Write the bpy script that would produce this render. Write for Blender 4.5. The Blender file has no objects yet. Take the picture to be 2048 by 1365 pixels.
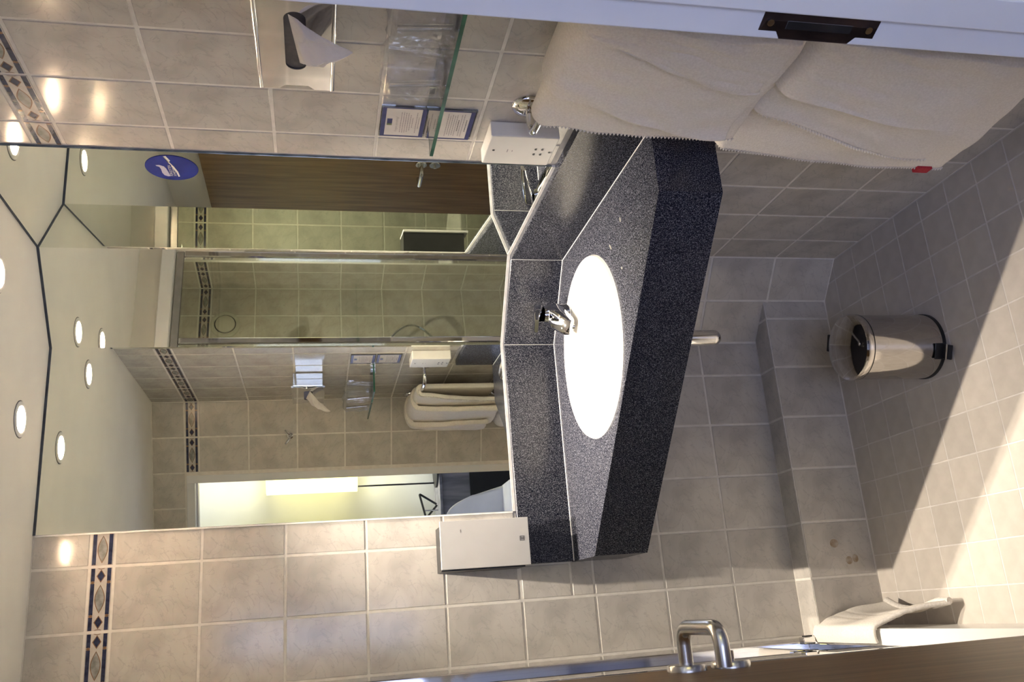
import bpy, bmesh, math, random
from mathutils import Vector, Matrix, noise
random.seed(7)
SC = bpy.context.scene
COL = SC.collection
PI = math.pi

# ------------------------------------------------------------------ camera
FPX = 1740.56
cam_d = bpy.data.cameras.new('camera'); cam = bpy.data.objects.new('camera', cam_d); COL.objects.link(cam)
cam_d.sensor_fit = 'HORIZONTAL'; cam_d.sensor_width = 36.0; cam_d.lens = 36.0 * FPX / 2048.0
cam_d.clip_start = 0.02; cam_d.clip_end = 60
# the camera was held on its side: the left of the frame is up
RX = Vector((-0.0743, -0.2081, -0.9753)).normalized()
RF = Vector((0.2993, 0.9283, -0.2209)); RF = (RF - RX * RF.dot(RX)).normalized()
RD = RF.cross(RX)            # image down
M = Matrix((RX, -RD, -RF)).transposed().to_4x4(); M.translation = Vector((-0.9420, -2.3138, 1.5061))
cam.matrix_world = M
SC.camera = cam

# ------------------------------------------------------------------ world, lights, exposure
SC.cycles.diffuse_bounces = 8; SC.cycles.max_bounces = 14; SC.cycles.transparent_max_bounces = 16
SC.view_settings.view_transform = 'Standard'; SC.view_settings.look = 'None'
SC.view_settings.exposure = 0.34; SC.view_settings.gamma = 1.0; SC.view_settings.use_curve_mapping = False
W = bpy.data.worlds.new('world'); SC.world = W; W.use_nodes = True
W.node_tree.nodes['Background'].inputs[0].default_value = (0.6, 0.72, 1.0, 1)
W.node_tree.nodes['Background'].inputs[1].default_value = 0.6
SPOT_W = 98.0
SPOT_COL = (1.0, 0.88, 0.735)
DAY_W = 20.0
DAY_COL = (0.56, 0.63, 1.0)
ld = bpy.data.lights.new('daylight', 'AREA'); ld.energy = DAY_W; ld.color = DAY_COL; ld.shape = 'RECTANGLE'; ld.size = 1.10; ld.size_y = 1.10
lo = bpy.data.objects.new('daylight', ld); COL.objects.link(lo)
lo.location = (-1.42, -3.27, 1.45); lo.rotation_euler = (PI / 2, 0, 0)

# ------------------------------------------------------------------ material helpers
def nt(m): return m.node_tree.nodes, m.node_tree.links
def pmat(name, col, rough=0.5, metal=0.0, spec=0.5, **kw):
    m = bpy.data.materials.new(name); m.use_nodes = True
    b = m.node_tree.nodes['Principled BSDF']
    b.inputs['Base Color'].default_value = (*col, 1); b.inputs['Roughness'].default_value = rough
    b.inputs['Metallic'].default_value = metal; b.inputs['Specular IOR Level'].default_value = spec
    for k, v in kw.items(): b.inputs[k].default_value = v
    return m
def noise_col(m, c1, c2, scale=8.0, detail=4.0, lo_=0.35, hi_=0.65, coord='Object', dist=0.0, vec_scale=(1, 1, 1)):
    n, l = nt(m); b = n['Principled BSDF']
    tc = n.new('ShaderNodeTexCoord'); mp = n.new('ShaderNodeMapping'); mp.inputs['Scale'].default_value = vec_scale
    nz = n.new('ShaderNodeTexNoise'); nz.inputs['Scale'].default_value = scale; nz.inputs['Detail'].default_value = detail
    nz.inputs['Distortion'].default_value = dist
    r = n.new('ShaderNodeValToRGB'); r.color_ramp.elements[0].position = lo_; r.color_ramp.elements[1].position = hi_
    r.color_ramp.elements[0].color = (*c1, 1); r.color_ramp.elements[1].color = (*c2, 1)
    l.new(tc.outputs[coord], mp.inputs[0]); l.new(mp.outputs[0], nz.inputs['Vector']); l.new(nz.outputs['Fac'], r.inputs[0])
    l.new(r.outputs[0], b.inputs['Base Color'])
    return nz, r, mp
def add_bump(m, scale, strength, dist=0.002, coord='Object', detail=3.0, vec_scale=(1, 1, 1)):
    n, l = nt(m); b = n['Principled BSDF']
    tc = n.new('ShaderNodeTexCoord'); mp = n.new('ShaderNodeMapping'); mp.inputs['Scale'].default_value = vec_scale
    nz = n.new('ShaderNodeTexNoise'); nz.inputs['Scale'].default_value = scale; nz.inputs['Detail'].default_value = detail
    bp = n.new('ShaderNodeBump'); bp.inputs['Strength'].default_value = strength; bp.inputs['Distance'].default_value = dist
    l.new(tc.outputs[coord], mp.inputs[0]); l.new(mp.outputs[0], nz.inputs['Vector']); l.new(nz.outputs['Fac'], bp.inputs['Height'])
    l.new(bp.outputs[0], b.inputs['Normal'])
def emis(name, col, strength):
    m = bpy.data.materials.new(name); m.use_nodes = True; n, l = nt(m)
    b = n['Principled BSDF']; b.inputs['Base Color'].default_value = (*col, 1)
    b.inputs['Emission Color'].default_value = (*col, 1); b.inputs['Emission Strength'].default_value = strength
    return m
def thin_glass(name, tint, gloss=0.08, rough=0.0, haze=0.0, haze_col=(1, 1, 1)):
    m = bpy.data.materials.new(name); m.use_nodes = True; n, l = nt(m)
    out = n['Material Output']; n.remove(n['Principled BSDF'])
    t = n.new('ShaderNodeBsdfTransparent'); t.inputs[0].default_value = (*tint, 1)
    g = n.new('ShaderNodeBsdfGlossy'); g.inputs['Roughness'].default_value = rough; g.inputs[0].default_value = (1, 1, 1, 1)
    lw = n.new('ShaderNodeFresnel'); lw.inputs[0].default_value = 1.5
    mx = n.new('ShaderNodeMixShader'); mt = n.new('ShaderNodeMath'); mt.operation = 'MULTIPLY'; mt.inputs[1].default_value = gloss / 0.08; mt.use_clamp = True
    l.new(lw.outputs[0], mt.inputs[0]); l.new(mt.outputs[0], mx.inputs[0]); l.new(t.outputs[0], mx.inputs[1]); l.new(g.outputs[0], mx.inputs[2])
    last = mx.outputs[0]
    if haze:
        d = n.new('ShaderNodeBsdfDiffuse'); d.inputs[0].default_value = (*haze_col, 1)
        m2 = n.new('ShaderNodeMixShader'); m2.inputs[0].default_value = haze
        l.new(last, m2.inputs[1]); l.new(d.outputs[0], m2.inputs[2]); last = m2.outputs[0]
    l.new(last, out.inputs[0]); return m

MT = {}
# wall tile: warm grey marble print, glossy glaze; every tile carries the same print
m = pmat('wall_tile', (0.47, 0.44, 0.41), 0.14); MT['tile'] = m
nz, rp, mp = noise_col(m, (0.455, 0.425, 0.385), (0.58, 0.545, 0.495), 11, 6, 0.32, 0.56, dist=0.6)
n_, l_ = nt(m)
v2 = n_.new('ShaderNodeTexNoise'); v2.inputs['Scale'].default_value = 17; v2.inputs['Detail'].default_value = 8; v2.inputs['Distortion'].default_value = 1.6
rr = n_.new('ShaderNodeValToRGB'); rr.color_ramp.elements[0].position = 0.485; rr.color_ramp.elements[0].color = (0, 0, 0, 1)
rr.color_ramp.elements[1].position = 0.515; rr.color_ramp.elements[1].color = (0, 0, 0, 1); e_ = rr.color_ramp.elements.new(0.5); e_.color = (1, 1, 1, 1)
mxn = n_.new('ShaderNodeMix'); mxn.data_type = 'RGBA'; mxn.inputs['B'].default_value = (0.37, 0.345, 0.325, 1)
mu = n_.new('ShaderNodeMath'); mu.operation = 'MULTIPLY'; mu.inputs[1].default_value = 0.5
oi = n_.new('ShaderNodeObjectInfo'); hs = n_.new('ShaderNodeHueSaturation'); mr = n_.new('ShaderNodeMapRange'); mr.inputs[3].default_value = 0.95; mr.inputs[4].default_value = 1.05
l_.new(mp.outputs[0], v2.inputs['Vector']); l_.new(v2.outputs['Fac'], rr.inputs[0]); l_.new(rr.outputs[0], mu.inputs[0]); l_.new(mu.outputs[0], mxn.inputs['Factor'])
l_.new(rp.outputs[0], mxn.inputs['A']); l_.new(oi.outputs['Random'], mr.inputs[0]); l_.new(mr.outputs[0], hs.inputs['Value']); l_.new(mxn.outputs['Result'], hs.inputs['Color'])
l_.new(hs.outputs[0], n_['Principled BSDF'].inputs['Base Color'])
MT['grout'] = pmat('wall_grout', (0.62, 0.58, 0.52), 0.8); noise_col(MT['grout'], (0.68, 0.645, 0.59), (0.77, 0.735, 0.68), 40, 3)
m = pmat('floor_tile', (0.40, 0.37, 0.34), 0.28); MT['ftile'] = m
nz, rp, mp = noise_col(m, (0.53, 0.485, 0.43), (0.61, 0.56, 0.50), 25, 5, 0.3, 0.7)
n_, l_ = nt(m); oi = n_.new('ShaderNodeObjectInfo'); hs = n_.new('ShaderNodeHueSaturation'); mr = n_.new('ShaderNodeMapRange'); mr.inputs[3].default_value = 0.93; mr.inputs[4].default_value = 1.05
l_.new(oi.outputs['Random'], mr.inputs[0]); l_.new(mr.outputs[0], hs.inputs['Value']); l_.new(rp.outputs[0], hs.inputs['Color']); l_.new(hs.outputs[0], n_['Principled BSDF'].inputs['Base Color'])
MT['fgrout'] = pmat('floor_grout', (0.58, 0.54, 0.50), 0.85); noise_col(MT['fgrout'], (0.64, 0.60, 0.56), (0.72, 0.68, 0.64), 30, 3)
MT['ceil'] = pmat('ceiling_paint', (0.78, 0.75, 0.70), 0.9); noise_col(MT['ceil'], (0.76, 0.73, 0.68), (0.80, 0.77, 0.72), 5, 3)
MT['white'] = pmat('white_gloss_paint', (0.74, 0.74, 0.75), 0.35); noise_col(MT['white'], (0.72, 0.72, 0.73), (0.76, 0.76, 0.77), 6, 3)
MT['room'] = pmat('bedroom_wall_paint', (0.72, 0.74, 0.76), 0.9); noise_col(MT['room'], (0.70, 0.72, 0.74), (0.74, 0.76, 0.78), 4, 3)
MT['carpet'] = pmat('bedroom_carpet', (0.2, 0.2, 0.24), 1.0); noise_col(MT['carpet'], (0.15, 0.15, 0.19), (0.25, 0.25, 0.29), 120, 3)
# mirror: silvered float glass, a little green
MT['mirror'] = pmat('mirror_silver', (0.83, 0.855, 0.77), 0.0, 1.0)
n_, l_ = nt(MT['mirror']); nz, rp, mp = noise_col(MT['mirror'], (0.865, 0.885, 0.81), (0.89, 0.91, 0.84), 2.5, 3)
MT['mirror_edge'] = pmat('mirror_ground_edge', (0.16, 0.20, 0.20), 0.15, 0.3); noise_col(MT['mirror_edge'], (0.10, 0.13, 0.14), (0.45, 0.5, 0.5), 18, 4, 0.4, 0.75)
MT['dark_seal'] = pmat('dark_mirror_seal', (0.035, 0.045, 0.06), 0.4); noise_col(MT['dark_seal'], (0.025, 0.03, 0.045), (0.06, 0.075, 0.10), 30, 3)
MT['caulk'] = pmat('white_sealant', (0.82, 0.80, 0.77), 0.4); noise_col(MT['caulk'], (0.70, 0.68, 0.64), (0.86, 0.84, 0.81), 35, 3)
# granite: black-blue with pale specks
m = pmat('speckled_dark_stone', (0.015, 0.018, 0.03), 0.22, 0, 0.22); MT['stone'] = m
n_, l_ = nt(m); b = n_['Principled BSDF']
tc = n_.new('ShaderNodeTexCoord'); s1 = n_.new('ShaderNodeTexNoise'); s1.inputs['Scale'].default_value = 400; s1.inputs['Detail'].default_value = 2
s2 = n_.new('ShaderNodeTexNoise'); s2.inputs['Scale'].default_value = 750; s2.inputs['Detail'].default_value = 2
r1 = n_.new('ShaderNodeValToRGB'); r1.color_ramp.elements[0].position = 0.50; r1.color_ramp.elements[0].color = (0.007, 0.008, 0.017, 1); r1.color_ramp.elements[1].position = 0.72; r1.color_ramp.elements[1].color = (0.17, 0.175, 0.205, 1)
r2 = n_.new('ShaderNodeValToRGB'); r2.color_ramp.elements[0].position = 0.58; r2.color_ramp.elements[0].color = (0, 0, 0, 1); r2.color_ramp.elements[1].position = 0.75; r2.color_ramp.elements[1].color = (0.31, 0.31, 0.35, 1)
ad = n_.new('ShaderNodeMix'); ad.data_type = 'RGBA'; ad.blend_type = 'ADD'; ad.inputs['Factor'].default_value = 1.0
for s in (s1, s2): l_.new(tc.outputs['Object'], s.inputs['Vector'])
l_.new(s1.outputs['Fac'], r1.inputs[0]); l_.new(s2.outputs['Fac'], r2.inputs[0]); l_.new(r1.outputs[0], ad.inputs['A']); l_.new(r2.outputs[0], ad.inputs['B'])
l_.new(ad.outputs['Result'], b.inputs['Base Color'])
MT['ceramic'] = pmat('white_ceramic', (0.86, 0.84, 0.78), 0.12); noise_col(MT['ceramic'], (0.85, 0.83, 0.77), (0.87, 0.85, 0.79), 4, 2)
MT['tray'] = pmat('white_acrylic', (0.82, 0.81, 0.78), 0.2); noise_col(MT['tray'], (0.80, 0.79, 0.76), (0.83, 0.82, 0.79), 5, 2)
MT['chrome'] = pmat('polished_chrome', (0.78, 0.78, 0.79), 0.06, 1.0); noise_col(MT['chrome'], (0.76, 0.76, 0.77), (0.80, 0.80, 0.81), 6, 2)
MT['steel'] = pmat('polished_bin_steel', (0.60, 0.57, 0.54), 0.07, 1.0); noise_col(MT['steel'], (0.58, 0.55, 0.52), (0.62, 0.59, 0.56), 9, 2)
MT['satin'] = pmat('satin_steel', (0.60, 0.59, 0.57), 0.24, 1.0); noise_col(MT['satin'], (0.57, 0.56, 0.54), (0.63, 0.62, 0.60), 30, 2)
MT['black'] = pmat('black_plastic', (0.012, 0.012, 0.013), 0.4); noise_col(MT['black'], (0.010, 0.010, 0.011), (0.016, 0.016, 0.017), 20, 2)
MT['wplastic'] = pmat('white_plastic', (0.72, 0.70, 0.66), 0.35); noise_col(MT['wplastic'], (0.70, 0.68, 0.64), (0.74, 0.72, 0.68), 12, 2)
MT['greymetal'] = pmat('pale_grey_enamel', (0.52, 0.51, 0.50), 0.4); noise_col(MT['greymetal'], (0.505, 0.495, 0.485), (0.535, 0.525, 0.515), 12, 2)
MT['ink'] = pmat('dark_print', (0.06, 0.055, 0.06), 0.6); noise_col(MT['ink'], (0.05, 0.045, 0.05), (0.08, 0.075, 0.08), 60, 2)
MT['greyink'] = pmat('grey_print', (0.30, 0.27, 0.27), 0.6); noise_col(MT['greyink'], (0.27, 0.24, 0.25), (0.34, 0.31, 0.31), 200, 2)
MT['navy'] = pmat('navy_print', (0.025, 0.03, 0.13), 0.4); noise_col(MT['navy'], (0.02, 0.025, 0.11), (0.03, 0.035, 0.15), 60, 2)
MT['green_print'] = pmat('olive_print', (0.13, 0.18, 0.07), 0.5); noise_col(MT['green_print'], (0.11, 0.15, 0.06), (0.17, 0.22, 0.09), 90, 2)
MT['paper'] = pmat('card_paper', (0.62, 0.58, 0.55), 0.7); noise_col(MT['paper'], (0.60, 0.56, 0.53), (0.64, 0.60, 0.57), 40, 2)
MT['acrylic'] = thin_glass('clear_acrylic', (0.93, 0.94, 0.93), 0.10, 0.02, 0.05)
MT['glass'] = thin_glass('shower_glass', (0.86, 0.90, 0.85), 0.10)
MT['shelf_glass'] = thin_glass('shelf_glass', (0.90, 0.94, 0.91), 0.10)
MT['green_edge'] = pmat('green_glass_edge', (0.035, 0.13, 0.085), 0.12); noise_col(MT['green_edge'], (0.02, 0.08, 0.05), (0.07, 0.22, 0.15), 14, 3)
MT['film'] = thin_glass('crinkled_plastic_film', (0.985, 0.985, 0.985), 0.035, 0.18, 0.09, (0.9, 0.88, 0.88))
MT['tumbler'] = thin_glass('clear_tumbler_plastic', (0.985, 0.985, 0.985), 0.035, 0.05, 0.02, (0.9, 0.9, 0.92))
m = pmat('terry_towel', (0.72, 0.68, 0.63), 0.95, 0, 0.1); noise_col(m, (0.71, 0.66, 0.59), (0.81, 0.76, 0.69), 260, 3, 0.3, 0.7); add_bump(m, 420, 0.5, 0.002); MT['towel'] = m
m = pmat('towel_hem', (0.66, 0.62, 0.57), 0.95, 0, 0.1); noise_col(m, (0.62, 0.58, 0.53), (0.72, 0.68, 0.63), 200, 2); MT['hem'] = m
MT['tissue'] = pmat('tissue_paper', (0.72, 0.68, 0.65), 0.9, 0, 0.1); noise_col(MT['tissue'], (0.70, 0.66, 0.63), (0.75, 0.71, 0.68), 30, 3)
MT['red'] = pmat('red_woven_label', (0.36, 0.012, 0.03), 0.8); noise_col(MT['red'], (0.28, 0.01, 0.02), (0.44, 0.02, 0.04), 500, 2)
m = pmat('oak_door_veneer', (0.2, 0.11, 0.045), 0.42, 0, 0.25); noise_col(m, (0.115, 0.060, 0.020), (0.22, 0.125, 0.050), 6, 6, 0.3, 0.7, dist=0.4, vec_scale=(6, 6, 0.5)); MT['wood'] = m
m = pmat('door_lipping', (0.55, 0.50, 0.46), 0.5); noise_col(m, (0.50, 0.45, 0.41), (0.58, 0.53, 0.49), 6, 4, vec_scale=(6, 6, 0.5)); MT['lip'] = m
MT['bronze'] = pmat('brown_strike_metal', (0.06, 0.04, 0.035), 0.45, 0.6); noise_col(MT['bronze'], (0.045, 0.03, 0.027), (0.085, 0.055, 0.045), 40, 3)
MT['blue'] = pmat('blue_sticker_print', (0.015, 0.035, 0.28), 0.5, 0, 0.1); noise_col(MT['blue'], (0.006, 0.013, 0.16), (0.008, 0.018, 0.20), 20, 2)
MT['sticker_white'] = pmat('sticker_white', (0.78, 0.74, 0.72), 0.4); noise_col(MT['sticker_white'], (0.76, 0.72, 0.70), (0.80, 0.76, 0.74), 30, 2)
MT['lilac'] = pmat('sticker_lilac', (0.45, 0.43, 0.55), 0.4); noise_col(MT['lilac'], (0.43, 0.41, 0.53), (0.48, 0.46, 0.58), 30, 2)
MT['b_cream'] = pmat('border_cream', (0.52, 0.48, 0.44), 0.15); noise_col(MT['b_cream'], (0.48, 0.44, 0.40), (0.56, 0.52, 0.48), 60, 3)
MT['b_navy'] = pmat('border_navy', (0.02, 0.022, 0.06), 0.15); noise_col(MT['b_navy'], (0.012, 0.014, 0.04), (0.035, 0.04, 0.09), 70, 3)
MT['b_brown'] = pmat('border_brown', (0.20, 0.11, 0.06), 0.15); noise_col(MT['b_brown'], (0.16, 0.09, 0.05), (0.25, 0.14, 0.08), 80, 3)
MT['b_sage'] = pmat('border_sage', (0.25, 0.25, 0.22), 0.15); noise_col(MT['b_sage'], (0.19, 0.19, 0.17), (0.33, 0.33, 0.30), 60, 3)
MT['rust'] = pmat('rusty_stain', (0.22, 0.13, 0.06), 0.5); noise_col(MT['rust'], (0.30, 0.215, 0.13), (0.44, 0.38, 0.31), 60, 3)
MT['lamp_on'] = emis('halogen_lamp_face', (1.0, 0.93, 0.84), 40.0)
MT['shade_on'] = emis('lit_yellow_shade', (1.0, 0.84, 0.24), 2.6)
MT['shade_on'].node_tree.nodes['Principled BSDF'].inputs['Base Color'].default_value = (0.75, 0.74, 0.70, 1)
MT['grey_wood'] = pmat('grey_wood_panel', (0.22, 0.22, 0.25), 0.5); noise_col(MT['grey_wood'], (0.16, 0.16, 0.19), (0.30, 0.30, 0.33), 5, 5, vec_scale=(5, 5, 0.6), dist=0.3)
MT['linen'] = pmat('white_linen', (0.78, 0.78, 0.80), 0.9); noise_col(MT['linen'], (0.75, 0.75, 0.77), (0.80, 0.80, 0.82), 12, 3)
MT['cream_fan'] = pmat('cream_fan_plastic', (0.58, 0.56, 0.48), 0.4); noise_col(MT['cream_fan'], (0.56, 0.54, 0.46), (0.60, 0.58, 0.50), 15, 2)

# ------------------------------------------------------------------ object helpers
def tag(o, label=None, cat=None, group=None, kind=None):
    if label: o['label'] = label
    if cat: o['category'] = cat
    if group: o['group'] = group
    if kind: o['kind'] = kind
    return o
def link(o, parent=None):
    COL.objects.link(o)
    if parent is not None:
        o.parent = parent; o.matrix_parent_inverse = parent.matrix_basis.inverted()
    return o
def thing(name, label, cat, loc, group=None):
    o = bpy.data.objects.new(name, None); o.empty_display_size = 0.05; o.location = loc; COL.objects.link(o)
    return tag(o, label, cat, group)
class MB:
    def __init__(s): s.v = []; s.f = []; s.m = []
    def add(s, vs, fs, mi=0):
        o = len(s.v); s.v += [tuple(v) for v in vs]; s.f += [tuple(i + o for i in f) for f in fs]; s.m += [mi] * len(fs); return s
    def box(s, x0, x1, y0, y1, z0, z1, mi=0):
        vs = [(x, y, z) for z in (z0, z1) for y in (y0, y1) for x in (x0, x1)]
        return s.add(vs, [(0, 2, 3, 1), (4, 5, 7, 6), (0, 1, 5, 4), (2, 6, 7, 3), (0, 4, 6, 2), (1, 3, 7, 5)], mi)
    def obox(s, o, a, b, c, mi=0):
        "oriented box: corner o, edge vectors a, b, c"
        o, a, b, c = map(Vector, (o, a, b, c))
        vs = [o + a * i + b * j + c * k for k in (0, 1) for j in (0, 1) for i in (0, 1)]
        return s.add(vs, [(0, 2, 3, 1), (4, 5, 7, 6), (0, 1, 5, 4), (2, 6, 7, 3), (0, 4, 6, 2), (1, 3, 7, 5)], mi)
    def prism(s, poly, z0, z1, mi=0):
        n = len(poly); vs = [(x, y, z0) for x, y in poly] + [(x, y, z1) for x, y in poly]
        fs = [tuple(range(n - 1, -1, -1)), tuple(range(n, 2 * n))] + [(i, (i + 1) % n, n + (i + 1) % n, n + i) for i in range(n)]
        return s.add(vs, fs, mi)
    def tube(s, pts, r, seg=14, cap=True, mi=0):
        pts = [Vector(p) for p in pts]; n = len(pts); rs = r if isinstance(r, (list, tuple)) else [r] * n
        vs = []; up = None
        for i, p in enumerate(pts):
            t = (pts[min(i + 1, n - 1)] - pts[max(i - 1, 0)]).normalized()
            if up is None: up = t.orthogonal().normalized()
            else: up = (up - t * up.dot(t)).normalized()
            w = t.cross(up)
            for k in range(seg):
                a = 2 * PI * k / seg; vs.append(p + (up * math.cos(a) + w * math.sin(a)) * rs[i])
        fs = [(i * seg + k, i * seg + (k + 1) % seg, (i + 1) * seg + (k + 1) % seg, (i + 1) * seg + k) for i in range(n - 1) for k in range(seg)]
        if cap: fs += [tuple(range(seg - 1, -1, -1)), tuple((n - 1) * seg + k for k in range(seg))]
        return s.add(vs, fs, mi)
    def lathe(s, prof, c=(0, 0, 0), axis=(0, 0, 1), seg=40, mi=0, sx=1.0, sy=1.0, ref=None, cap=True):
        "prof: list of (radius, height along axis)"
        ax = Vector(axis).normalized(); u = (Vector(ref) if ref else ax.orthogonal()).normalized(); w = ax.cross(u); c = Vector(c)
        vs = []; n = len(prof)
        for r, h in prof:
            for k in range(seg):
                a = 2 * PI * k / seg; vs.append(c + ax * h + u * (r * sx * math.cos(a)) + w * (r * sy * math.sin(a)))
        fs = [(i * seg + k, i * seg + (k + 1) % seg, (i + 1) * seg + (k + 1) % seg, (i + 1) * seg + k) for i in range(n - 1) for k in range(seg)]
        if cap and prof[0][0] > 1e-6 and prof[0] != prof[-1]: fs.append(tuple(range(seg - 1, -1, -1)))
        if cap and prof[-1][0] > 1e-6 and prof[0] != prof[-1]: fs.append(tuple((n - 1) * seg + k for k in range(seg)))
        return s.add(vs, fs, mi)
    def mesh(s, name, mats, smooth=False, bevel=0.0, seg=2, fix=True):
        me = bpy.data.meshes.new(name); me.from_pydata(s.v, [], s.f)
        for mm in (mats if isinstance(mats, (list, tuple)) else [mats]): me.materials.append(mm)
        me.polygons.foreach_set('material_index', s.m)
        bm = bmesh.new(); bm.from_mesh(me)
        if fix:
            bmesh.ops.remove_doubles(bm, verts=bm.verts, dist=1e-6); bmesh.ops.recalc_face_normals(bm, faces=bm.faces)
        if bevel > 0:
            es = [e for e in bm.edges if len(e.link_faces) == 2 and e.calc_face_angle(0) > 0.5]
            bmesh.ops.bevel(bm, geom=es, offset=bevel, segments=seg, profile=0.5, affect='EDGES', clamp_overlap=True)
        bm.to_mesh(me); bm.free()
        if smooth:
            for p in me.polygons: p.use_smooth = True
            try: me.set_sharp_from_angle(angle=math.radians(38))
            except Exception: pass
        me.update(); return me
    def obj(s, name, mats, parent=None, **kw):
        o = bpy.data.objects.new(name, s.mesh(name, mats, **kw)); return link(o, parent)
def plate_mesh(name, outer, holes, th, O, U, V, mats, smooth=False):
    "flat plate with holes: 2D loops in the (U,V) frame at O, thickness th along U x V"
    O, U, V = Vector(O), Vector(U).normalized(), Vector(V).normalized(); N = U.cross(V)
    bm = bmesh.new(); loops = []
    for lp in [outer] + list(holes):
        vs = [bm.verts.new(O + U * a + V * b) for a, b in lp]; loops.append(vs)
        for i in range(len(vs)): bm.edges.new((vs[i], vs[(i + 1) % len(vs)]))
    r = bmesh.ops.triangle_fill(bm, use_beauty=True, use_dissolve=False, edges=bm.edges[:])
    fs = [g for g in r['geom'] if isinstance(g, bmesh.types.BMFace)]
    bm.normal_update()
    ex = bmesh.ops.extrude_face_region(bm, geom=fs)
    bmesh.ops.translate(bm, vec=N * th, verts=[g for g in ex['geom'] if isinstance(g, bmesh.types.BMVert)])
    bmesh.ops.recalc_face_normals(bm, faces=bm.faces)
    me = bpy.data.meshes.new(name); bm.to_mesh(me); bm.free()
    for mm in (mats if isinstance(mats, (list, tuple)) else [mats]): me.materials.append(mm)
    return me
def plate(name, outer, holes, th, O, U, V, mats, parent=None):
    return link(bpy.data.objects.new(name, plate_mesh(name, outer, holes, th, O, U, V, mats)), parent)
def ell(cx, cy, a, b, n=48, a0=0.0, a1=2 * PI, end=False):
    k = n + (1 if end else 0)
    return [(cx + a * math.cos(a0 + (a1 - a0) * i / n), cy + b * math.sin(a0 + (a1 - a0) * i / n)) for i in range(k)]
def fillet(pts, r, n=7):
    pts = [Vector(p) for p in pts]; out = [pts[0]]
    for i in range(1, len(pts) - 1):
        a = (pts[i - 1] - pts[i]); b = (pts[i + 1] - pts[i]); rr_ = min(r, a.length * 0.49, b.length * 0.49)
        p0 = pts[i] + a.normalized() * rr_; p1 = pts[i] + b.normalized() * rr_
        for k in range(n + 1):
            t = k / n; out.append(p0 * (1 - t) ** 2 + pts[i] * 2 * t * (1 - t) + p1 * t * t)
    out.append(pts[-1]); return out
def text_mesh(name, body, size, O, U, V, mat, align='LEFT', shear=0.0, parent=None):
    cu = bpy.data.curves.new(name, 'FONT'); cu.body = body; cu.size = size; cu.align_x = align; cu.shear = shear; cu.resolution_u = 2
    t = bpy.data.objects.new(name + '_tmp', cu); COL.objects.link(t)
    dg = bpy.context.evaluated_depsgraph_get(); me = bpy.data.meshes.new_from_object(t.evaluated_get(dg)); me.name = name
    COL.objects.unlink(t); bpy.data.objects.remove(t)
    U, V = Vector(U).normalized(), Vector(V).normalized(); N = U.cross(V)
    Mx = Matrix((U, V, N)).transposed().to_4x4(); Mx.translation = Vector(O); me.transform(Mx)
    me.materials.clear(); me.materials.append(mat)
    return link(bpy.data.objects.new(name, me), parent)

# ------------------------------------------------------------------ dimensions (metres; back wall Y=0, right wall X=0)
FZ = -0.012          # floor
CZ = 2.167           # ceiling
CA = Vector((-0.2065, 0.0, 0)); CB = Vector((0.0, -0.1735, 0))      # angled corner wall
CT = (CB - CA).normalized(); CN = Vector((-0.1735, -0.2065, 0)).normalized(); CL = (CB - CA).length
AF = math.radians(22); FE = Vector((-math.cos(AF), -math.sin(AF), 0)); FM = Vector((math.sin(AF), -math.cos(AF), 0))
F0 = Vector((0, -1.410, 0))                                       # front (door) wall corner
SJ = 0.345; SJ2 = 1.170; DOORH = 2.0
MB0, MB1 = 0.991, 2.161                                           # mirror bottom / top
YM = -0.662; XM = -0.678                                          # mirror ends
ROW = [-0.018 + 0.2 * k for k in range(0, 11)] + [2.040]          # horizontal joints; the last band is the border strip
ROWS_HI = [ROW[10], ROW[10] + 0.055]
GR = 0.0065; TD = 0.007; GREC = 0.0014
tile_cache = {}
def tile_mesh(w, h):
    k = (round(w, 4), round(h, 4))
    if k not in tile_cache:
        b = MB().box(-w / 2, w / 2, -h / 2, h / 2, -TD, 0.0)
        tile_cache[k] = b.mesh('tile', MT['tile'], bevel=0.0011, seg=1)
    return tile_cache[k]
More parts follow.
